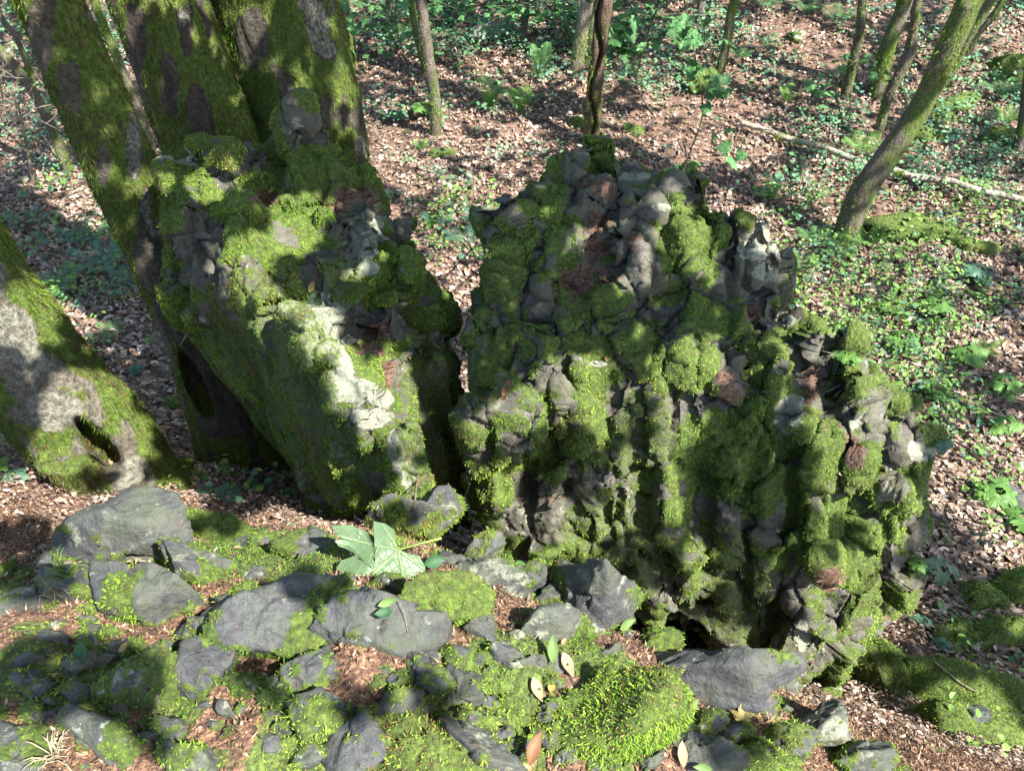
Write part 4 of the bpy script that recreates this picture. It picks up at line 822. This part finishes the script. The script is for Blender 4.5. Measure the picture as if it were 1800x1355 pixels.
ferns = [(185,475,75,'bluish fern nearest the leaning trunk on the left',2,0),(105,515,70,'wide fern left of the bluish one beside the hollow trunk',1,0),(235,505,60,'fern hard against the leaning trunk',2,0),(70,548,55,'low fern by the left edge trunk',1,0),(60,400,55,'shaded dark fern in the left background',2,0),
 (265,445,40,'small fern peeping left of the leaning trunk',1,0),(200,590,42,'small bright fern below the left fern bed',1,0),(150,430,60,'fern at the back of the left fern bed',2,0),
 (862,195,62,'upright bright fern left of two in the central clearing',0,.7),(915,200,58,'upright bright fern right of two in the central clearing',0,.7),(948,140,66,'tall upright fern before the background shrubs',1,.8),(820,425,62,'blue green fern behind the crevice',2,0),(770,398,48,'fern above the pale stick behind the left crag',2,0),
 (850,395,50,'fern touching the right crag outline',2,0),(868,455,40,'small fern low behind the right crag',2,0),(742,265,30,'tiny fern right of the slim trunk foot',0,.2),(1512,272,60,'fern just left of the big leaning trunk',0,.1),(1520,432,55,'fern at the foot of the big leaning trunk',0,0),
 (1432,432,60,'fern right behind the right crag top',1,0),(1405,475,48,'fern low beside the right crag shoulder',1,0),(1470,455,45,'fern below the leaning trunk foot',1,0),(1380,182,40,'lone bright fern in the brown clearing',0,.5),(1345,352,48,'yellow green fern behind the crag top, right',0,.1),
 (1475,40,55,'fern at the top edge right of the clearing',1,0),(1420,25,50,'fern at the top edge above the clearing',1,0),(1345,15,45,'leftmost fern along the top edge',1,0),(1755,165,58,'fern under the upper right trees',1,0),(1765,215,50,'fern below the upper right mossy mound',0,0),
 (700,75,50,'fern among shrubs left of the pale boulder',1,.2),(1730,620,40,'light fern in the green patch at the right',0,0),(1300,105,34,'small fern right of the curved thin trunk',1,0),(1350,85,40,'fern behind the lone curved trunk',1,0)]
for f in ferns: fern(*f)

# ------------------------------------------------------------ maple leaves, saplings, fallen leaves
half = [(0,0),(.06,-.03),(.20,-.12),(.34,-.10),(.42,-.02),(.36,.04),(.30,.09),(.42,.12),(.58,.20),(.70,.34),(.64,.37),(.55,.36),(.58,.44),(.50,.44),(.36,.37),(.30,.40),(.36,.52),(.34,.62),(.28,.62),(.24,.72),(.14,.78),(.06,.90),(0,1.0)]
outl = np.array(half + [(-x, y) for x, y in half[-2:0:-1]])
def maple_mesh(name, mat, cols, seed=0, droop=.25, ring=7):
    r = np.random.default_rng(seed); c = np.array([0, .33]); V = [[0, .33, 0]]; n = len(outl)
    o2 = outl * (1 + r.normal(0, .03, (n, 1)))
    for k in range(1, ring + 1):
        q = c + (o2 - c) * k / ring
        V += [[x, y, 0] for x, y in q]
    V = np.array(V); x, y = V[:, 0], V[:, 1]; rad = np.hypot(x, y - .1)
    V[:, 2] = -droop * rad ** 2 + .05 * np.sin(np.arctan2(x, y + .1) * 6 + seed) * rad + .03 * np.sin(x * 9 + seed) + .04 * (fbm(np.c_[x * 5, y * 5, 0 * x + seed], 2, seed) - .5)
    # raised blade between veins
    for vx, vy in [(0, 1), (.7, .45), (-.7, .45), (.5, -.1), (-.5, -.1)]:
        l = math.hypot(vx, vy); d = np.abs(x * vy - y * vx) / l; along = (x * vx + y * vy) > 0; V[:, 2] -= .025 * np.exp(-(d / .02) ** 2) * along
    F3 = [[0, 1 + i, 1 + (i + 1) % n] for i in range(n)]; F4 = [[1 + (k - 1) * n + i, 1 + k * n + i, 1 + k * n + (i + 1) % n, 1 + (k - 1) * n + (i + 1) % n] for k in range(1, ring) for i in range(n)]
    cc = np.tile(np.array(cols), (len(V), 1))
    return mesh_np(name, V, [np.array(F3), np.array(F4)], mat, cols=cc * r.uniform(.9, 1.1, (len(V), 1)))
def mat_maple(name, col, vein):
    m, t, b = newmat(name); g = G(t); v = g.coord(); sx = g.n('ShaderNodeSeparateXYZ'); g.l(v, sx.inputs[0]); x, y = sx.outputs[0], sx.outputs[1]
    ds = None
    for vx, vy in [(0, 1), (.7, .45), (-.7, .45), (.5, -.1), (-.5, -.1)]:
        l = math.hypot(vx, vy); d = g.m('ABSOLUTE', g.m('SUBTRACT', g.m('MULTIPLY', x, vy / l), g.m('MULTIPLY', y, vx / l)))
        al = g.m('LESS_THAN', g.m('ADD', g.m('MULTIPLY', x, vx / l), g.m('MULTIPLY', y, vy / l)), 0.0); d = g.m('ADD', d, al); ds = d if ds is None else g.m('MINIMUM', ds, d)
    ve = g.ramp(ds, [(0.006, 1.0), (0.018, 0.0)]); fine = g.ramp(g.vor(v, 14, 'DISTANCE_TO_EDGE'), [(0.0, .35), (.05, 0.0)])
    c = g.mix(g.ramp(g.noise(v, 3, 5), [(.4, 0.0), (.7, .5)]), col, tuple(q * .65 for q in col)); c = g.mix(fine, c, vein); c = g.mix(ve, c, vein)
    c = g.mix(g.ramp(g.noise(v, 12, 4), [(.66, 0.0), (.7, .7)]), c, (.12, .07, .03))
    g.l(c, b.inputs['Base Color']); b.inputs['Roughness'].default_value = .5; g.l(g.bump(g.m('ADD', ve, fine), .4, .02), b.inputs['Normal'])
    tr = g.n('ShaderNodeBsdfTranslucent'); g.l(c, tr.inputs[0]); mx = g.n('ShaderNodeMixShader'); mx.inputs[0].default_value = .25
    g.l(b.outputs[0], mx.inputs[1]); g.l(tr.outputs[0], mx.inputs[2]); g.l(mx.outputs[0], t.nodes['Material Output'].inputs[0]); return m
M_maple = mat_maple('wilted_maple_leaf', (.075, .13, .06), (.13, .19, .09)); M_mapled = mat_maple('dark_maple_leaf', (.03, .08, .03), (.06, .12, .05)); M_mapley = mat_maple('yellow_leaf', (.26, .21, .06), (.3, .26, .1)); M_mapleb = mat_maple('brown_leaf', (.3, .17, .1), (.38, .24, .15))
def oval_mesh(name, mat, curl=.3, seed=0, asp=.45):
    n, m = 10, 5; V = []
    for i in range(n + 1):
        t = i / n; w_ = asp * math.sin(math.pi * min(1, t ** .85)) * .5 + .004
        for j in range(m + 1): u = (j / m * 2 - 1); V.append([u * w_, t, curl * (t - .5) ** 2 + .5 * curl * u * u * w_ * 1.5 + .02 * math.sin(7 * t + seed + u * 2)])
    F = [[i * (m + 1) + j, i * (m + 1) + j + 1, (i + 1) * (m + 1) + j + 1, (i + 1) * (m + 1) + j] for i in range(n) for j in range(m)]
    return mesh_np(name, np.array(V), np.array(F), mat)
ALLB = None
def surf(px, py):
    """first solid surface of the place seen at that picture point"""
    r = Vector(ray(px, py)).normalized(); best = None
    for b in ALLB:
        h = b.ray_cast(Vector(CAM), r)
        if h[0] is not None and (best is None or h[3] < best[3]): best = h
    n = np.array(best[1]); n = n if n @ np.array(r) < 0 else -n
    return np.array(best[0]), n
ALLB = [bvh_of(m) for m in [gme, left_me, right_me] + [m for t, m in STONES] + [m for t, m in BIGME] + [m for t, m in THINME]]
def put_leaf(px, py, len_px, ang, me, label, lift=.012, name='fallen_leaf', cat='leaf', tilt=0.5, stem=None, group=None, tocam=0.0):
    p, n = surf(px, py); s = len_px * ppm(p); n = n * tilt + np.array([0, -.25, 1]) * (1 - tilt); n /= np.linalg.norm(n); n = n * (1 - tocam) - ray(px, py) * tocam; n /= np.linalg.norm(n)
    # direction on the surface that points along the picture angle
    q2, _ = (p, 0); e = UZ(px + 30 * math.cos(R(ang)), py - 30 * math.sin(R(ang)), p[2]) - p; yv = e - n * (e @ n); yv /= np.linalg.norm(yv); xv = np.cross(yv, n)
    t = empty(name, p + n * lift, label, cat, group); t.rotation_euler = Matrix([[xv[i], yv[i], n[i]] for i in range(3)]).to_euler()
    o = bpy.data.objects.new('blade', me); C.objects.link(o); o.parent = t; o.scale = (s, s, s)
    if stem:
        V, F = tube([(0, 0, 0), (stem[0] * .5, stem[1] * .5, stem[2]), (stem[0], stem[1], stem[2] * 1.2)], [.014, .012, .016], 8)
        so = bpy.data.objects.new('stem', mesh_np('stem', V, F, M_stemg)); C.objects.link(so); so.parent = t; so.scale = (s, s, s)
    return t
M_stemg = mat_leaf('green_stem', .1, .5, False, (.17, .22, .06)); M_tan = mat_leaf('tan_leaf', .2, .65, False, (.27, .19, .12)); M_olive = mat_leaf('olive_leaf', .3, .65, False, (.11, .18, .05)); M_br = mat_leaf('red_brown_leaf', .2, .65, False, (.19, .09, .045)); M_dkg = mat_leaf('deep_green_leaf', .3, .65, False, (.03, .09, .035)); M_yel = mat_leaf('yellowed_leaf', .3, .65, False, (.28, .22, .06))
mm1 = maple_mesh('maple_leaf', M_maple, (1, 1, 1), 1, .08); mm2 = maple_mesh('maple_leaf_pale', M_maple, (1, 1, 1), 2, .15); mm3 = maple_mesh('maple_leaf_dark', M_mapled, (1, 1, 1), 3, .3); mm4 = maple_mesh('maple_leaf_brown', M_mapleb, (1, 1, 1), 4, .5); mm5 = maple_mesh('maple_leaf_yellow', M_mapley, (1, 1, 1), 5, .3)
put_leaf(702, 975, 150, 222, mm1, 'big wilted grey green maple leaf with long stem lying on the ledge', .115, tilt=.1, stem=(-.25, -.42, .1), tocam=.75)
put_leaf(545, 525, 42, 250, mm2, 'pale five lobed leaf lying on top of the left crag', .02, tilt=.6)
put_leaf(850, 690, 55, 250, mm3, 'dark green leaf curled on the block right of the crevice', .03, tilt=.5)
ov = [oval_mesh('oval_leaf', m, c, k, a) for k, (m, c, a) in enumerate([(M_olive, .5, .4), (M_tan, .4, .45), (M_dkg, .5, .55), (M_br, .9, .4), (M_yel, .3, .5), (M_br, .4, .4)])]
for a in [(968,1168,50,95,ov[0],'folded olive green leaf standing among the ledge cobbles'),(985,1140,20,60,ov[1],'small cream leaf tip above the folded olive leaf'),(985,1150,46,300,ov[1],'tan leaf lying right of the folded olive leaf'),(932,1192,44,300,ov[1],'cream oval leaf left of the moss hump'),
 (965,1222,26,80,ov[4],'small yellow leaf below the cream oval leaf'),(740,990,44,10,ov[2],'dark green leaf tucked under the right side of the maple leaf'),(665,1060,38,20,ov[0],'glossy green leaf left of the block with the moss cap'),(690,1075,32,190,ov[2],'second glossy green leaf folded under its neighbour'),
 (920,1345,62,75,ov[3],'curled dry brown leaf on the moss at the bottom edge'),(945,1335,36,230,ov[1],'pale curled leaf beside the dry brown leaf'),(1195,1350,44,100,ov[1],'cream leaf at the bottom edge below the oval boulder'),(885,695,34,60,ov[3],'rusty leaf beside the dark leaf on the crevice block'),
 (545,515,22,60,ov[4],'small yellow leaf next to the pale lobed leaf'),(475,345,16,40,ov[4],'tiny orange leaf on the left crag below the bare rock'),(1080,1105,44,20,ov[0],'grey green leaf under the pyramid stone, left one'),(1100,1110,36,150,ov[0],'grey green leaf under the pyramid stone, right one'),
 (150,1130,46,260,ov[2],'bright green leaf between the left stones'),(215,1145,22,40,ov[4],'small yellow leaf beside the bright green leaf'),(1250,1345,36,170,ov[0],'pale green leaf in the bottom right litter'),(1470,835,30,20,ov[1],'cream leaf stuck on the right crag side'),
 (1210,1245,22,60,ov[0],'small pale green leaf on the oval boulder edge'),(1065,640,22,60,ov[4],'tiny yellow leaf on the right crag face'),(190,805,22,300,ov[1],'pinkish leaf inside the dark hollow of the trunk'),(500,925,22,0,ov[2],'small green leaf on the sunlit litter before the left crag')]:
    put_leaf(*a[:5], a[5], .012, tilt=.6)
put_leaf(1302, 1255, 34, 100, mm5, 'yellow ragged leaf right of the oval boulder', .02, tilt=.5)
# maple seedlings: a short stem and a whorl of lobed leaves
def seedling(px, py, size_px, label, mesh, n=5, group='maple seedlings on the forest floor', h=.6):
    p, nn = surf(px, py); s = size_px * ppm(p); t = empty('maple_seedling', p, label, 'seedling', group); r = np.random.default_rng(int(px + py))
    V, F = tube([(0, 0, -.02), (.01, 0, s * h * .5), (0, 0, s * h)], [.003, .0025, .002], 6); so = obj('stem', mesh_np('stem', V, F, M_stemg), t, loc=(0, 0, 0))
    for i in range(n):
        o = bpy.data.objects.new('leaf', mesh); C.objects.link(o); o.parent = t; a = i * 6.28 / n + r.uniform(-.4, .4); k = s * r.uniform(.45, .7)
        o.location = (math.cos(a) * k * .25, math.sin(a) * k * .25, s * h * r.uniform(.75, 1)); o.scale = (k, k, k); o.rotation_euler = (R(r.uniform(-30, 0)), R(r.uniform(-12, 12)), a - math.pi / 2)
gl1 = maple_mesh('seedling_leaf', M_leaf, (.085, .18, .04), 8, .3, 3); gl2 = maple_mesh('seedling_leaf_blue', M_leaf, (.06, .135, .085), 9, .3, 3); gl3 = maple_mesh('seedling_leaf_pale', M_leaf, (.17, .25, .15), 10, .25, 3)
for a in [(1650,1015,50,'wilted pale seedling beside the right crag foot',gl3,3),(1612,1000,30,'small bright seedling left of the wilted pale one',gl1,5),(1745,885,60,'bright seedling in front of the dark stone at the right edge',gl1,6),(1785,925,55,'bright seedling at the right edge',gl1,6),(1712,495,50,'bluish maple seedling in the right clearing',gl2,7),
 (1760,760,45,'seedling at the right edge above the litter',gl1,5),(1650,785,34,'dull seedling in the brown litter at the right',gl2,4),(405,880,44,'shaded seedling at the foot of the leaning trunk',gl2,5),(445,862,30,'smaller shaded seedling by the leaning trunk',gl2,4),(365,868,30,'shaded seedling left of the leaning trunk foot',gl2,4),
 (1620,1100,30,'creeping dark seedling below the wilted one',gl2,5),(1650,1140,30,'creeping dark seedling near the wide mossy boulder',gl2,5),(1640,555,50,'lush seedling above the green patch',gl1,7),(1580,610,50,'lush seedling beside the right crag shoulder',gl1,7),(1690,640,55,'lush seedling in the middle of the green patch',gl1,7),
 (1760,690,50,'lush seedling on the right of the green patch',gl1,7),(700,215,36,'dark seedling left of the slim trunk',gl2,6),(745,205,40,'seedling hugging the slim trunk',gl1,6),(690,350,26,'pale seedling in the litter behind the left crag',gl2,4),(240,660,30,'seedling on the bare litter left of the leaning trunk',gl2,4),
 (30,845,34,'dark seedling by the left edge trunk foot',gl2,5),(1480,640,44,'bright seedling touching the right crag outline',gl1,6),(1210,300,30,'yellow green seedling just behind the right crag top',gl1,5),(1640,700,44,'seedling at the lower rim of the green patch',gl1,6)]:
    seedling(*a)
# maple sapling with airy leafy branches, right of the split trunk
def sapling(bpx, bpy, pts, label, Yo, nleaf, spread, seed, mesh, leafpx):
    b = ground_at(bpx, bpy); r = np.random.default_rng(seed); t = empty('maple_sapling', b, label, 'sapling'); Vs, Fs, o = [], [], 0
    stem = [b] + [UY(x, y, Yo) for x, y in pts]; V, F = tube(stem, [.014] + [.009] * (len(pts) - 1) + [.004], 8); Vs.append(V); Fs.append(F); o = len(V); LL = []
    for i in range(spread[2]):
        k = int(r.integers(1, len(stem))); s0 = stem[k]; a = r.uniform(-.5, 3.6); e = s0 + np.array([math.cos(a) * r.uniform(.3, 1) * spread[0], r.uniform(-.5, .5), math.sin(a) * spread[1] * r.uniform(.1, 1) - .1])
        V, F = tube([s0, (s0 + e) / 2 + [0, 0, .06], e], [.006, .004, .002], 6); Vs.append(V); Fs.append(F + o); o += len(V); LL.append((s0, e))
    obj('stem', mesh_np('stem', np.concatenate(Vs), np.concatenate(Fs), M_bark_thin), t); c = 0
    V0 = getV(mesh); Tt = tris(mesh); AV, AF, AC = [], [], []
    for i in range(nleaf):
        s0, e = LL[i % len(LL)]; q = s0 + (e - s0) * r.uniform(.35, 1.05) + r.normal(0, .06, 3); s = leafpx * ppm(q) * r.uniform(.6, 1.2)
        M_ = rotm(R(r.uniform(-60, 10)), R(r.uniform(-30, 30)), r.uniform(0, 6.28)); AV.append(V0 * s @ M_.T + q); AF.append(Tt + c); c += len(V0)
        AC.append(np.tile(np.array([.065, .165, .055]) * r.uniform(.6, 1.4), (len(V0), 1)))
    obj('foliage', mesh_np('foliage', np.concatenate(AV), np.concatenate(AF), M_leaf, smooth=False, cols=np.concatenate(AC)), t)
sapling(1150, 205, [(1120,150),(1130,90),(1150,30),(1180,-30)], 'maple sapling with drooping green leaves right of the split trunk', ground_at(1150,205)[1] - .3, 150, (1.0, .9, 14), 5, gl1, 24)
sapling(1190, 330, [(1212,270),(1235,200),(1225,120),(1215,60)], 'smaller leafy sapling rising behind the right crag top', ground_at(1190,330)[1], 44, (.45, .5, 6), 6, gl2, 24)
sapling(720, 130, [(705,80),(695,40),(700,-10)], 'leafy shrub at the top edge left of the pale boulder', ground_at(720,130)[1], 150, (1.5, .9, 18), 7, gl1, 15)
sapling(1010, 80, [(990,50),(975,20),(980,-20)], 'leafy shrub before the smooth pale trunk', ground_at(1010,80)[1], 150, (1.5, .8, 18), 8, gl2, 15)
sapling(860, 30, [(850,10),(860,-20)], 'dark leafy shrub behind the pinkish boulder', ground_at(860,30)[1], 160, (1.8, .7, 18), 9, gl2, 15)
sapling(1480, 215, [(1470,150),(1500,110)], 'leafy shoot at the foot of the slim brown trunk', ground_at(1480,215)[1], 36, (.5, .3, 6), 10, gl1, 15)

# ------------------------------------------------------------ branches and sticks on the ground
def stick(pts, w_, label, mat, name='stick', cat='branch', group=None, lift=0.02, twigs=0, seed=0, far=False):
    P = [(ground_at(x, y) if far else surf(x, y)[0]) + [0, 0, lift] for x, y in pts]; Rr = [w_[0] * .5 * ppm(P[0]) * (1 - i / (len(P) - 1)) + w_[1] * .5 * ppm(P[-1]) * i / (len(P) - 1) for i in range(len(P))]
    V, F = tube(P, Rr, 12, .2, seed); Vs = [V]; Fs = [F]; o = len(V); r = np.random.default_rng(seed)
    for k in range(twigs):
        i = int(r.integers(len(P) - 1)); b = P[i] + (P[i + 1] - P[i]) * r.random(); a = r.uniform(0, 6.28); L = r.uniform(.1, .35); d = np.array([math.cos(a), math.sin(a), .6]) * L
        V, F = tube([b, b + d * .5, b + d + [0, 0, -.03]], [.009, .006, .003], 6); Vs.append(V); Fs.append(F + o); o += len(V)
    return tag(obj(name, mesh_np(name, np.concatenate(Vs), np.concatenate(Fs), mat)), label, cat, group)
fb = stick([(1300,235),(1340,248),(1385,264),(1440,278),(1520,310),(1560,318),(1600,330),(1660,338),(1700,352),(1745,362),(1800,375),(1850,380)], (9, 13), 'long pale fallen branch lying across the ground behind the leaning trunk', M_stick2, 'fallen_branch', lift=.15, twigs=5, seed=3, far=True)
mme = fb.data; Vt = getV(mme); setcol(mme, np.c_[ss(.58, .64, fbm(Vt * 3, 3, 6)), np.zeros(len(Vt)), np.zeros(len(Vt))]); P, N, mk = sample(mme, 12000, 0, .5, 7, maxn=8000)
blades('moss', P, N, fb, .022, .009, 1.5, 9)
for k, a in enumerate([([(775,388),(800,396),(825,410),(840,428),(856,446)],(5,6),'pale bare stick pointing at the crevice from behind'),([(1050,262),(1085,268),(1125,272),(1150,276)],(6,4),'dark stick behind the right crag top'),([(660,110),(690,80),(715,45)],(5,4),'thin leaning dead stick in the background left of the slim trunk'),
    ([(1090,190),(1130,186),(1170,182)],(4,3),'pale stick right of the split trunk'),([(100,385),(115,350),(150,330)],(6,4),'mossy stick in the left background'),([(40,215),(75,240),(105,285)],(5,3),'bare twig beside the thin dark leaning trunk'),([(730,895),(735,850),(755,835)],(3,2),'thin bare twig leaning on the crevice pillar'),
    ([(1650,985),(1670,920),(1672,880)],(4,2),'curved dry twig on the litter right of the crag'),([(1640,1165),(1690,1205),(1720,1220)],(3,2),'thin straight twig above the wide mossy boulder'),([(1560,460),(1600,440),(1640,446)],(4,3),'dry twig right of the leaning trunk foot'),([(880,215),(940,205),(985,212)],(4,3),'brown stick under the upright ferns'),
    ([(1460,230),(1500,255),(1525,262)],(4,2),'short twig near the fallen branch'),([(300,650),(320,610),(335,585)],(3,2),'twig left of the leaning trunk'),([(20,300),(60,330),(130,335)],(6,4),'grey stick lying at the thin dark trunk foot'),([(100,835),(150,840),(180,870)],(3,2),'twig by the hollow trunk foot'),
    ([(1085,560),(1120,545)],(2,1),'tiny straw on the right crag face'),([(700,1060),(712,1085),(718,1120)],(2,1),'thin pale root strand on the smooth dark boulder')]):
    stick(a[0], a[1], a[2], M_stick, lift=.015, seed=20 + k, group='loose sticks and twigs')
# bare tangled twigs at the upper left
r = np.random.default_rng(77); Vs, Fs, o = [], [], 0
b0 = ground_at(60, 330)
for k in range(46):
    s0 = UY(r.uniform(-20, 70), r.uniform(120, 300), b0[1] + r.uniform(-.4, .4)); q = [s0]; d = r.normal(0, 1, 3) * [1, .5, .8]
    for i in range(4): d = d + r.normal(0, .5, 3); q.append(q[-1] + d / np.linalg.norm(d) * .14)
    V, F = tube(q, [.006, .005, .004, .003, .002], 5); Vs.append(V); Fs.append(F + o); o += len(V)
V, F = tube([b0, UY(40, 220, b0[1]), UY(20, 150, b0[1])], [.02, .015, .006], 7); Vs.append(V); Fs.append(F + o)
tag(obj('bare_bush', mesh_np('bare_bush', np.concatenate(Vs), np.concatenate(Fs), M_stick)), 'tangle of bare pale twigs at the upper left edge', 'bush')
# tufts of straw and grass on the ledge
def grass(px, py, n, L, col, label, seed, name='grass_tuft', mat=None):
    p, nn = surf(px, py); r = np.random.default_rng(seed); Vs, Fs, o = [], [], 0
    for i in range(n):
        a = r.uniform(0, 6.28); q = p + r.normal(0, .012, 3) * [1, 1, 0]; l = L * r.uniform(.5, 1.2); d = np.array([math.cos(a) * .8, math.sin(a) * .8, 1.0]); e = q + d * l * .6; f = e + np.array([math.cos(a), math.sin(a), -.3]) * l * .5
        V, F = tube([q, e, f], [.0016, .0012, .0004], 4); Vs.append(V); Fs.append(F + o); o += len(V)
    V = np.concatenate(Vs); return tag(obj(name, mesh_np(name, V, np.concatenate(Fs), mat or M_leaf, cols=np.tile(np.array(col), (len(V), 1)))), label, 'grass', 'grass tufts on the ledge')
grass(110, 1010, 18, .06, (.12, .2, .05), 'green grass tuft behind the left stones', 1); grass(100, 1330, 26, .055, (.28, .24, .16), 'pale dry straw tuft in the lower left corner', 2, mat=M_dry)
grass(1340, 1275, 40, .05, (.4, .28, .15), 'dry brown tuft between the oval and the pitted boulder', 3, mat=M_dry); grass(95, 1040, 14, .04, (.25, .19, .12), 'dry straw tuft beside the green grass tuft', 4, mat=M_dry)

# ------------------------------------------------------------ unseen crowns overhead, shaped to shade the place and leave chosen sunny gaps
LIT = [(400,300,45,20),(430,460,50,48),(365,330,30,20),(520,395,40,50),(540,370,40,18),(460,555,60,42),(500,590,30,25),(550,580,45,38),(590,650,40,45),(640,700,55,40),(690,760,50,70),(600,735,35,18),(700,850,45,25),(520,830,22,45),(570,880,30,25),(595,800,18,22),(690,660,28,40),
 (1180,390,28,50),(1110,475,36,38),(1020,430,18,22),(990,690,60,55),(1060,700,40,60),(900,735,45,42),(835,790,26,60),(870,860,50,50),(940,900,45,45),(1100,860,22,70),(1215,650,60,50),(1180,720,30,80),(1170,870,20,60),(1420,600,50,60),(1490,600,30,50),(1545,665,45,50),(1440,820,35,90),(1480,720,60,50),
 (1560,780,60,50),(1480,860,35,40),(1560,900,50,60),(1420,960,30,60),(1390,1060,45,90),(1510,1060,90,80),(1450,1140,60,50),(1350,420,30,26),(1240,440,14,60),(1215,730,22,40),(1030,930,40,50),(1230,1010,25,60),(755,860,30,30),(790,900,12,50),(840,900,16,50),
 (560,925,110,40),(60,900,90,60),(260,890,90,40),(150,700,70,40),(110,780,50,40),(220,780,40,50),(50,560,50,60),(1650,1300,140,70),(1500,1290,90,60),(110,1000,60,30)]
LIT += [(1690,1235,60,36),(1740,1290,50,30)]
SH = [(110,1190,170,62),(40,950,60,40),(60,1020,60,30),(260,1290,40,40),(620,1230,40,30),(560,1030,50,25),(1700,1130,90,60),(1290,1300,70,40),(760,1230,40,25),(450,1200,40,40)]
def lit_prob(px, py, P):
    n = fbm(P * 1.15, 3, 91); n2 = fbm(P * 3.1, 2, 92)
    v = ss(.44, .53, n * .55 + n2 * .45) * .93                      # loose dapple on the forest floor
    edge = 905 + np.where(px > 850, (px - 850) * .42, 0) + np.where(px < 850, 25, 0)
    onledge = (py > edge) & (P[:, 1] < 2.2); v = np.where(onledge, 1.0, v)
    crag = (P[:, 1] < 3.6) & (px > 270) & (px < 1640) & ~onledge; v = np.where(crag, 0.0, v)
    v = np.where((P[:, 1] < 5.2) & (px < 650) & (P[:, 2] > .45) & ~onledge & ~(crag & (py > 250)), .02 + .6 * ss(.58, .66, n2), v)
    v = np.where((px > 1560) & (py > 640) & (py < 1230), .25 * ss(.45, .6, n2), v)
    for (x, y, a, b) in [(870,255,70,18),(1230,240,120,40),(760,250,60,30),(1400,80,130,50),(1650,400,150,60),(1700,350,120,30),(1540,380,80,30),(1560,560,90,40),(1700,590,100,40),(700,230,50,50),(230,320,80,40),(100,350,90,50),(950,150,80,30),(1300,260,80,30)]:
        v = np.maximum(v, .95 * (((px - x) / a) ** 2 + ((py - y) / b) ** 2 < 1))
    for (x, y, a, b) in LIT: v = np.maximum(v, 1.0 * (((px - x) / (a + 14)) ** 2 + ((py - y) / (b + 14)) ** 2 < 1))
    for (x, y, a, b) in SH: v = np.where(((px - x) / a) ** 2 + ((py - y) / b) ** 2 < 1, 0.05, v)
    return v
r = np.random.default_rng(99)
def shade_canopy(n, x0, x1, y0, y1, s0, s1, size, seed):
    r = np.random.default_rng(seed); F = np.c_[r.uniform(x0, x1, n), r.uniform(y0, y1, n), np.full(n, 1.2)]; P = F + SUN * r.uniform(s0, s1, n)[:, None]; P[:, 2] = np.maximum(P[:, 2], 5.0)
    d = Vector(-SUN); H = np.zeros((n, 3)); bb = ALLB[:3] + ALLB[3 + len(STONES):]
    big_ = bvh_all
    for i in range(n):
        h = big_.ray_cast(Vector(P[i]), d); H[i] = h[0] if h[0] is not None else F[i]
    px, py, dep = proj(H); v = lit_prob(px, py, H); k = r.random(n) > v; return P[k], size * r.uniform(.7, 1.3, k.sum())  # drop leaves whose shadow would land on a spot meant to be sunny
def join_bvh(ms):
    Vs, Fs, o = [], [], 0
    for m in ms: V = getV(m); Vs.append(V); Fs.append(tris(m) + o); o += len(V)
    return BVHTree.FromPolygons(np.concatenate(Vs).tolist(), np.concatenate(Fs).tolist())
bvh_all = join_bvh([gme, left_me, right_me] + [m for t, m in STONES] + [m for t, m in BIGME])
A1, S1 = shade_canopy(38000, -3.3, 3.6, 0.2, 5.2, 4.4, 7.2, .08, 1)
A2, S2 = shade_canopy(52000, -15, 15, 4.0, 22, 6.0, 11.5, .17, 2)
CP = np.concatenate([A1, A2]); CS = np.concatenate([S1, S2]); print('canopy leaves', len(CP))
TX = np.array([[x, y] for t, x, y in TREES]); own = ((CP[:, None, :2] - TX[None]) ** 2).sum(-1).argmin(1)
for k, (t, x, y) in enumerate(TREES):
    q = own == k
    if q.sum() == 0: continue
    P = CP[q]; N = np.tile(SUN * .5 + np.array([0, 0, .6]), (len(P), 1)); cols = GREEN[r.choice(3, len(P))] * r.uniform(.7, 1.2, (len(P), 1))
    obj('shade_crown', leaf_quads(P, N, CS[q], cols, 'shade_crown', M_shade_leaf, r, .1, .25, .8), t)
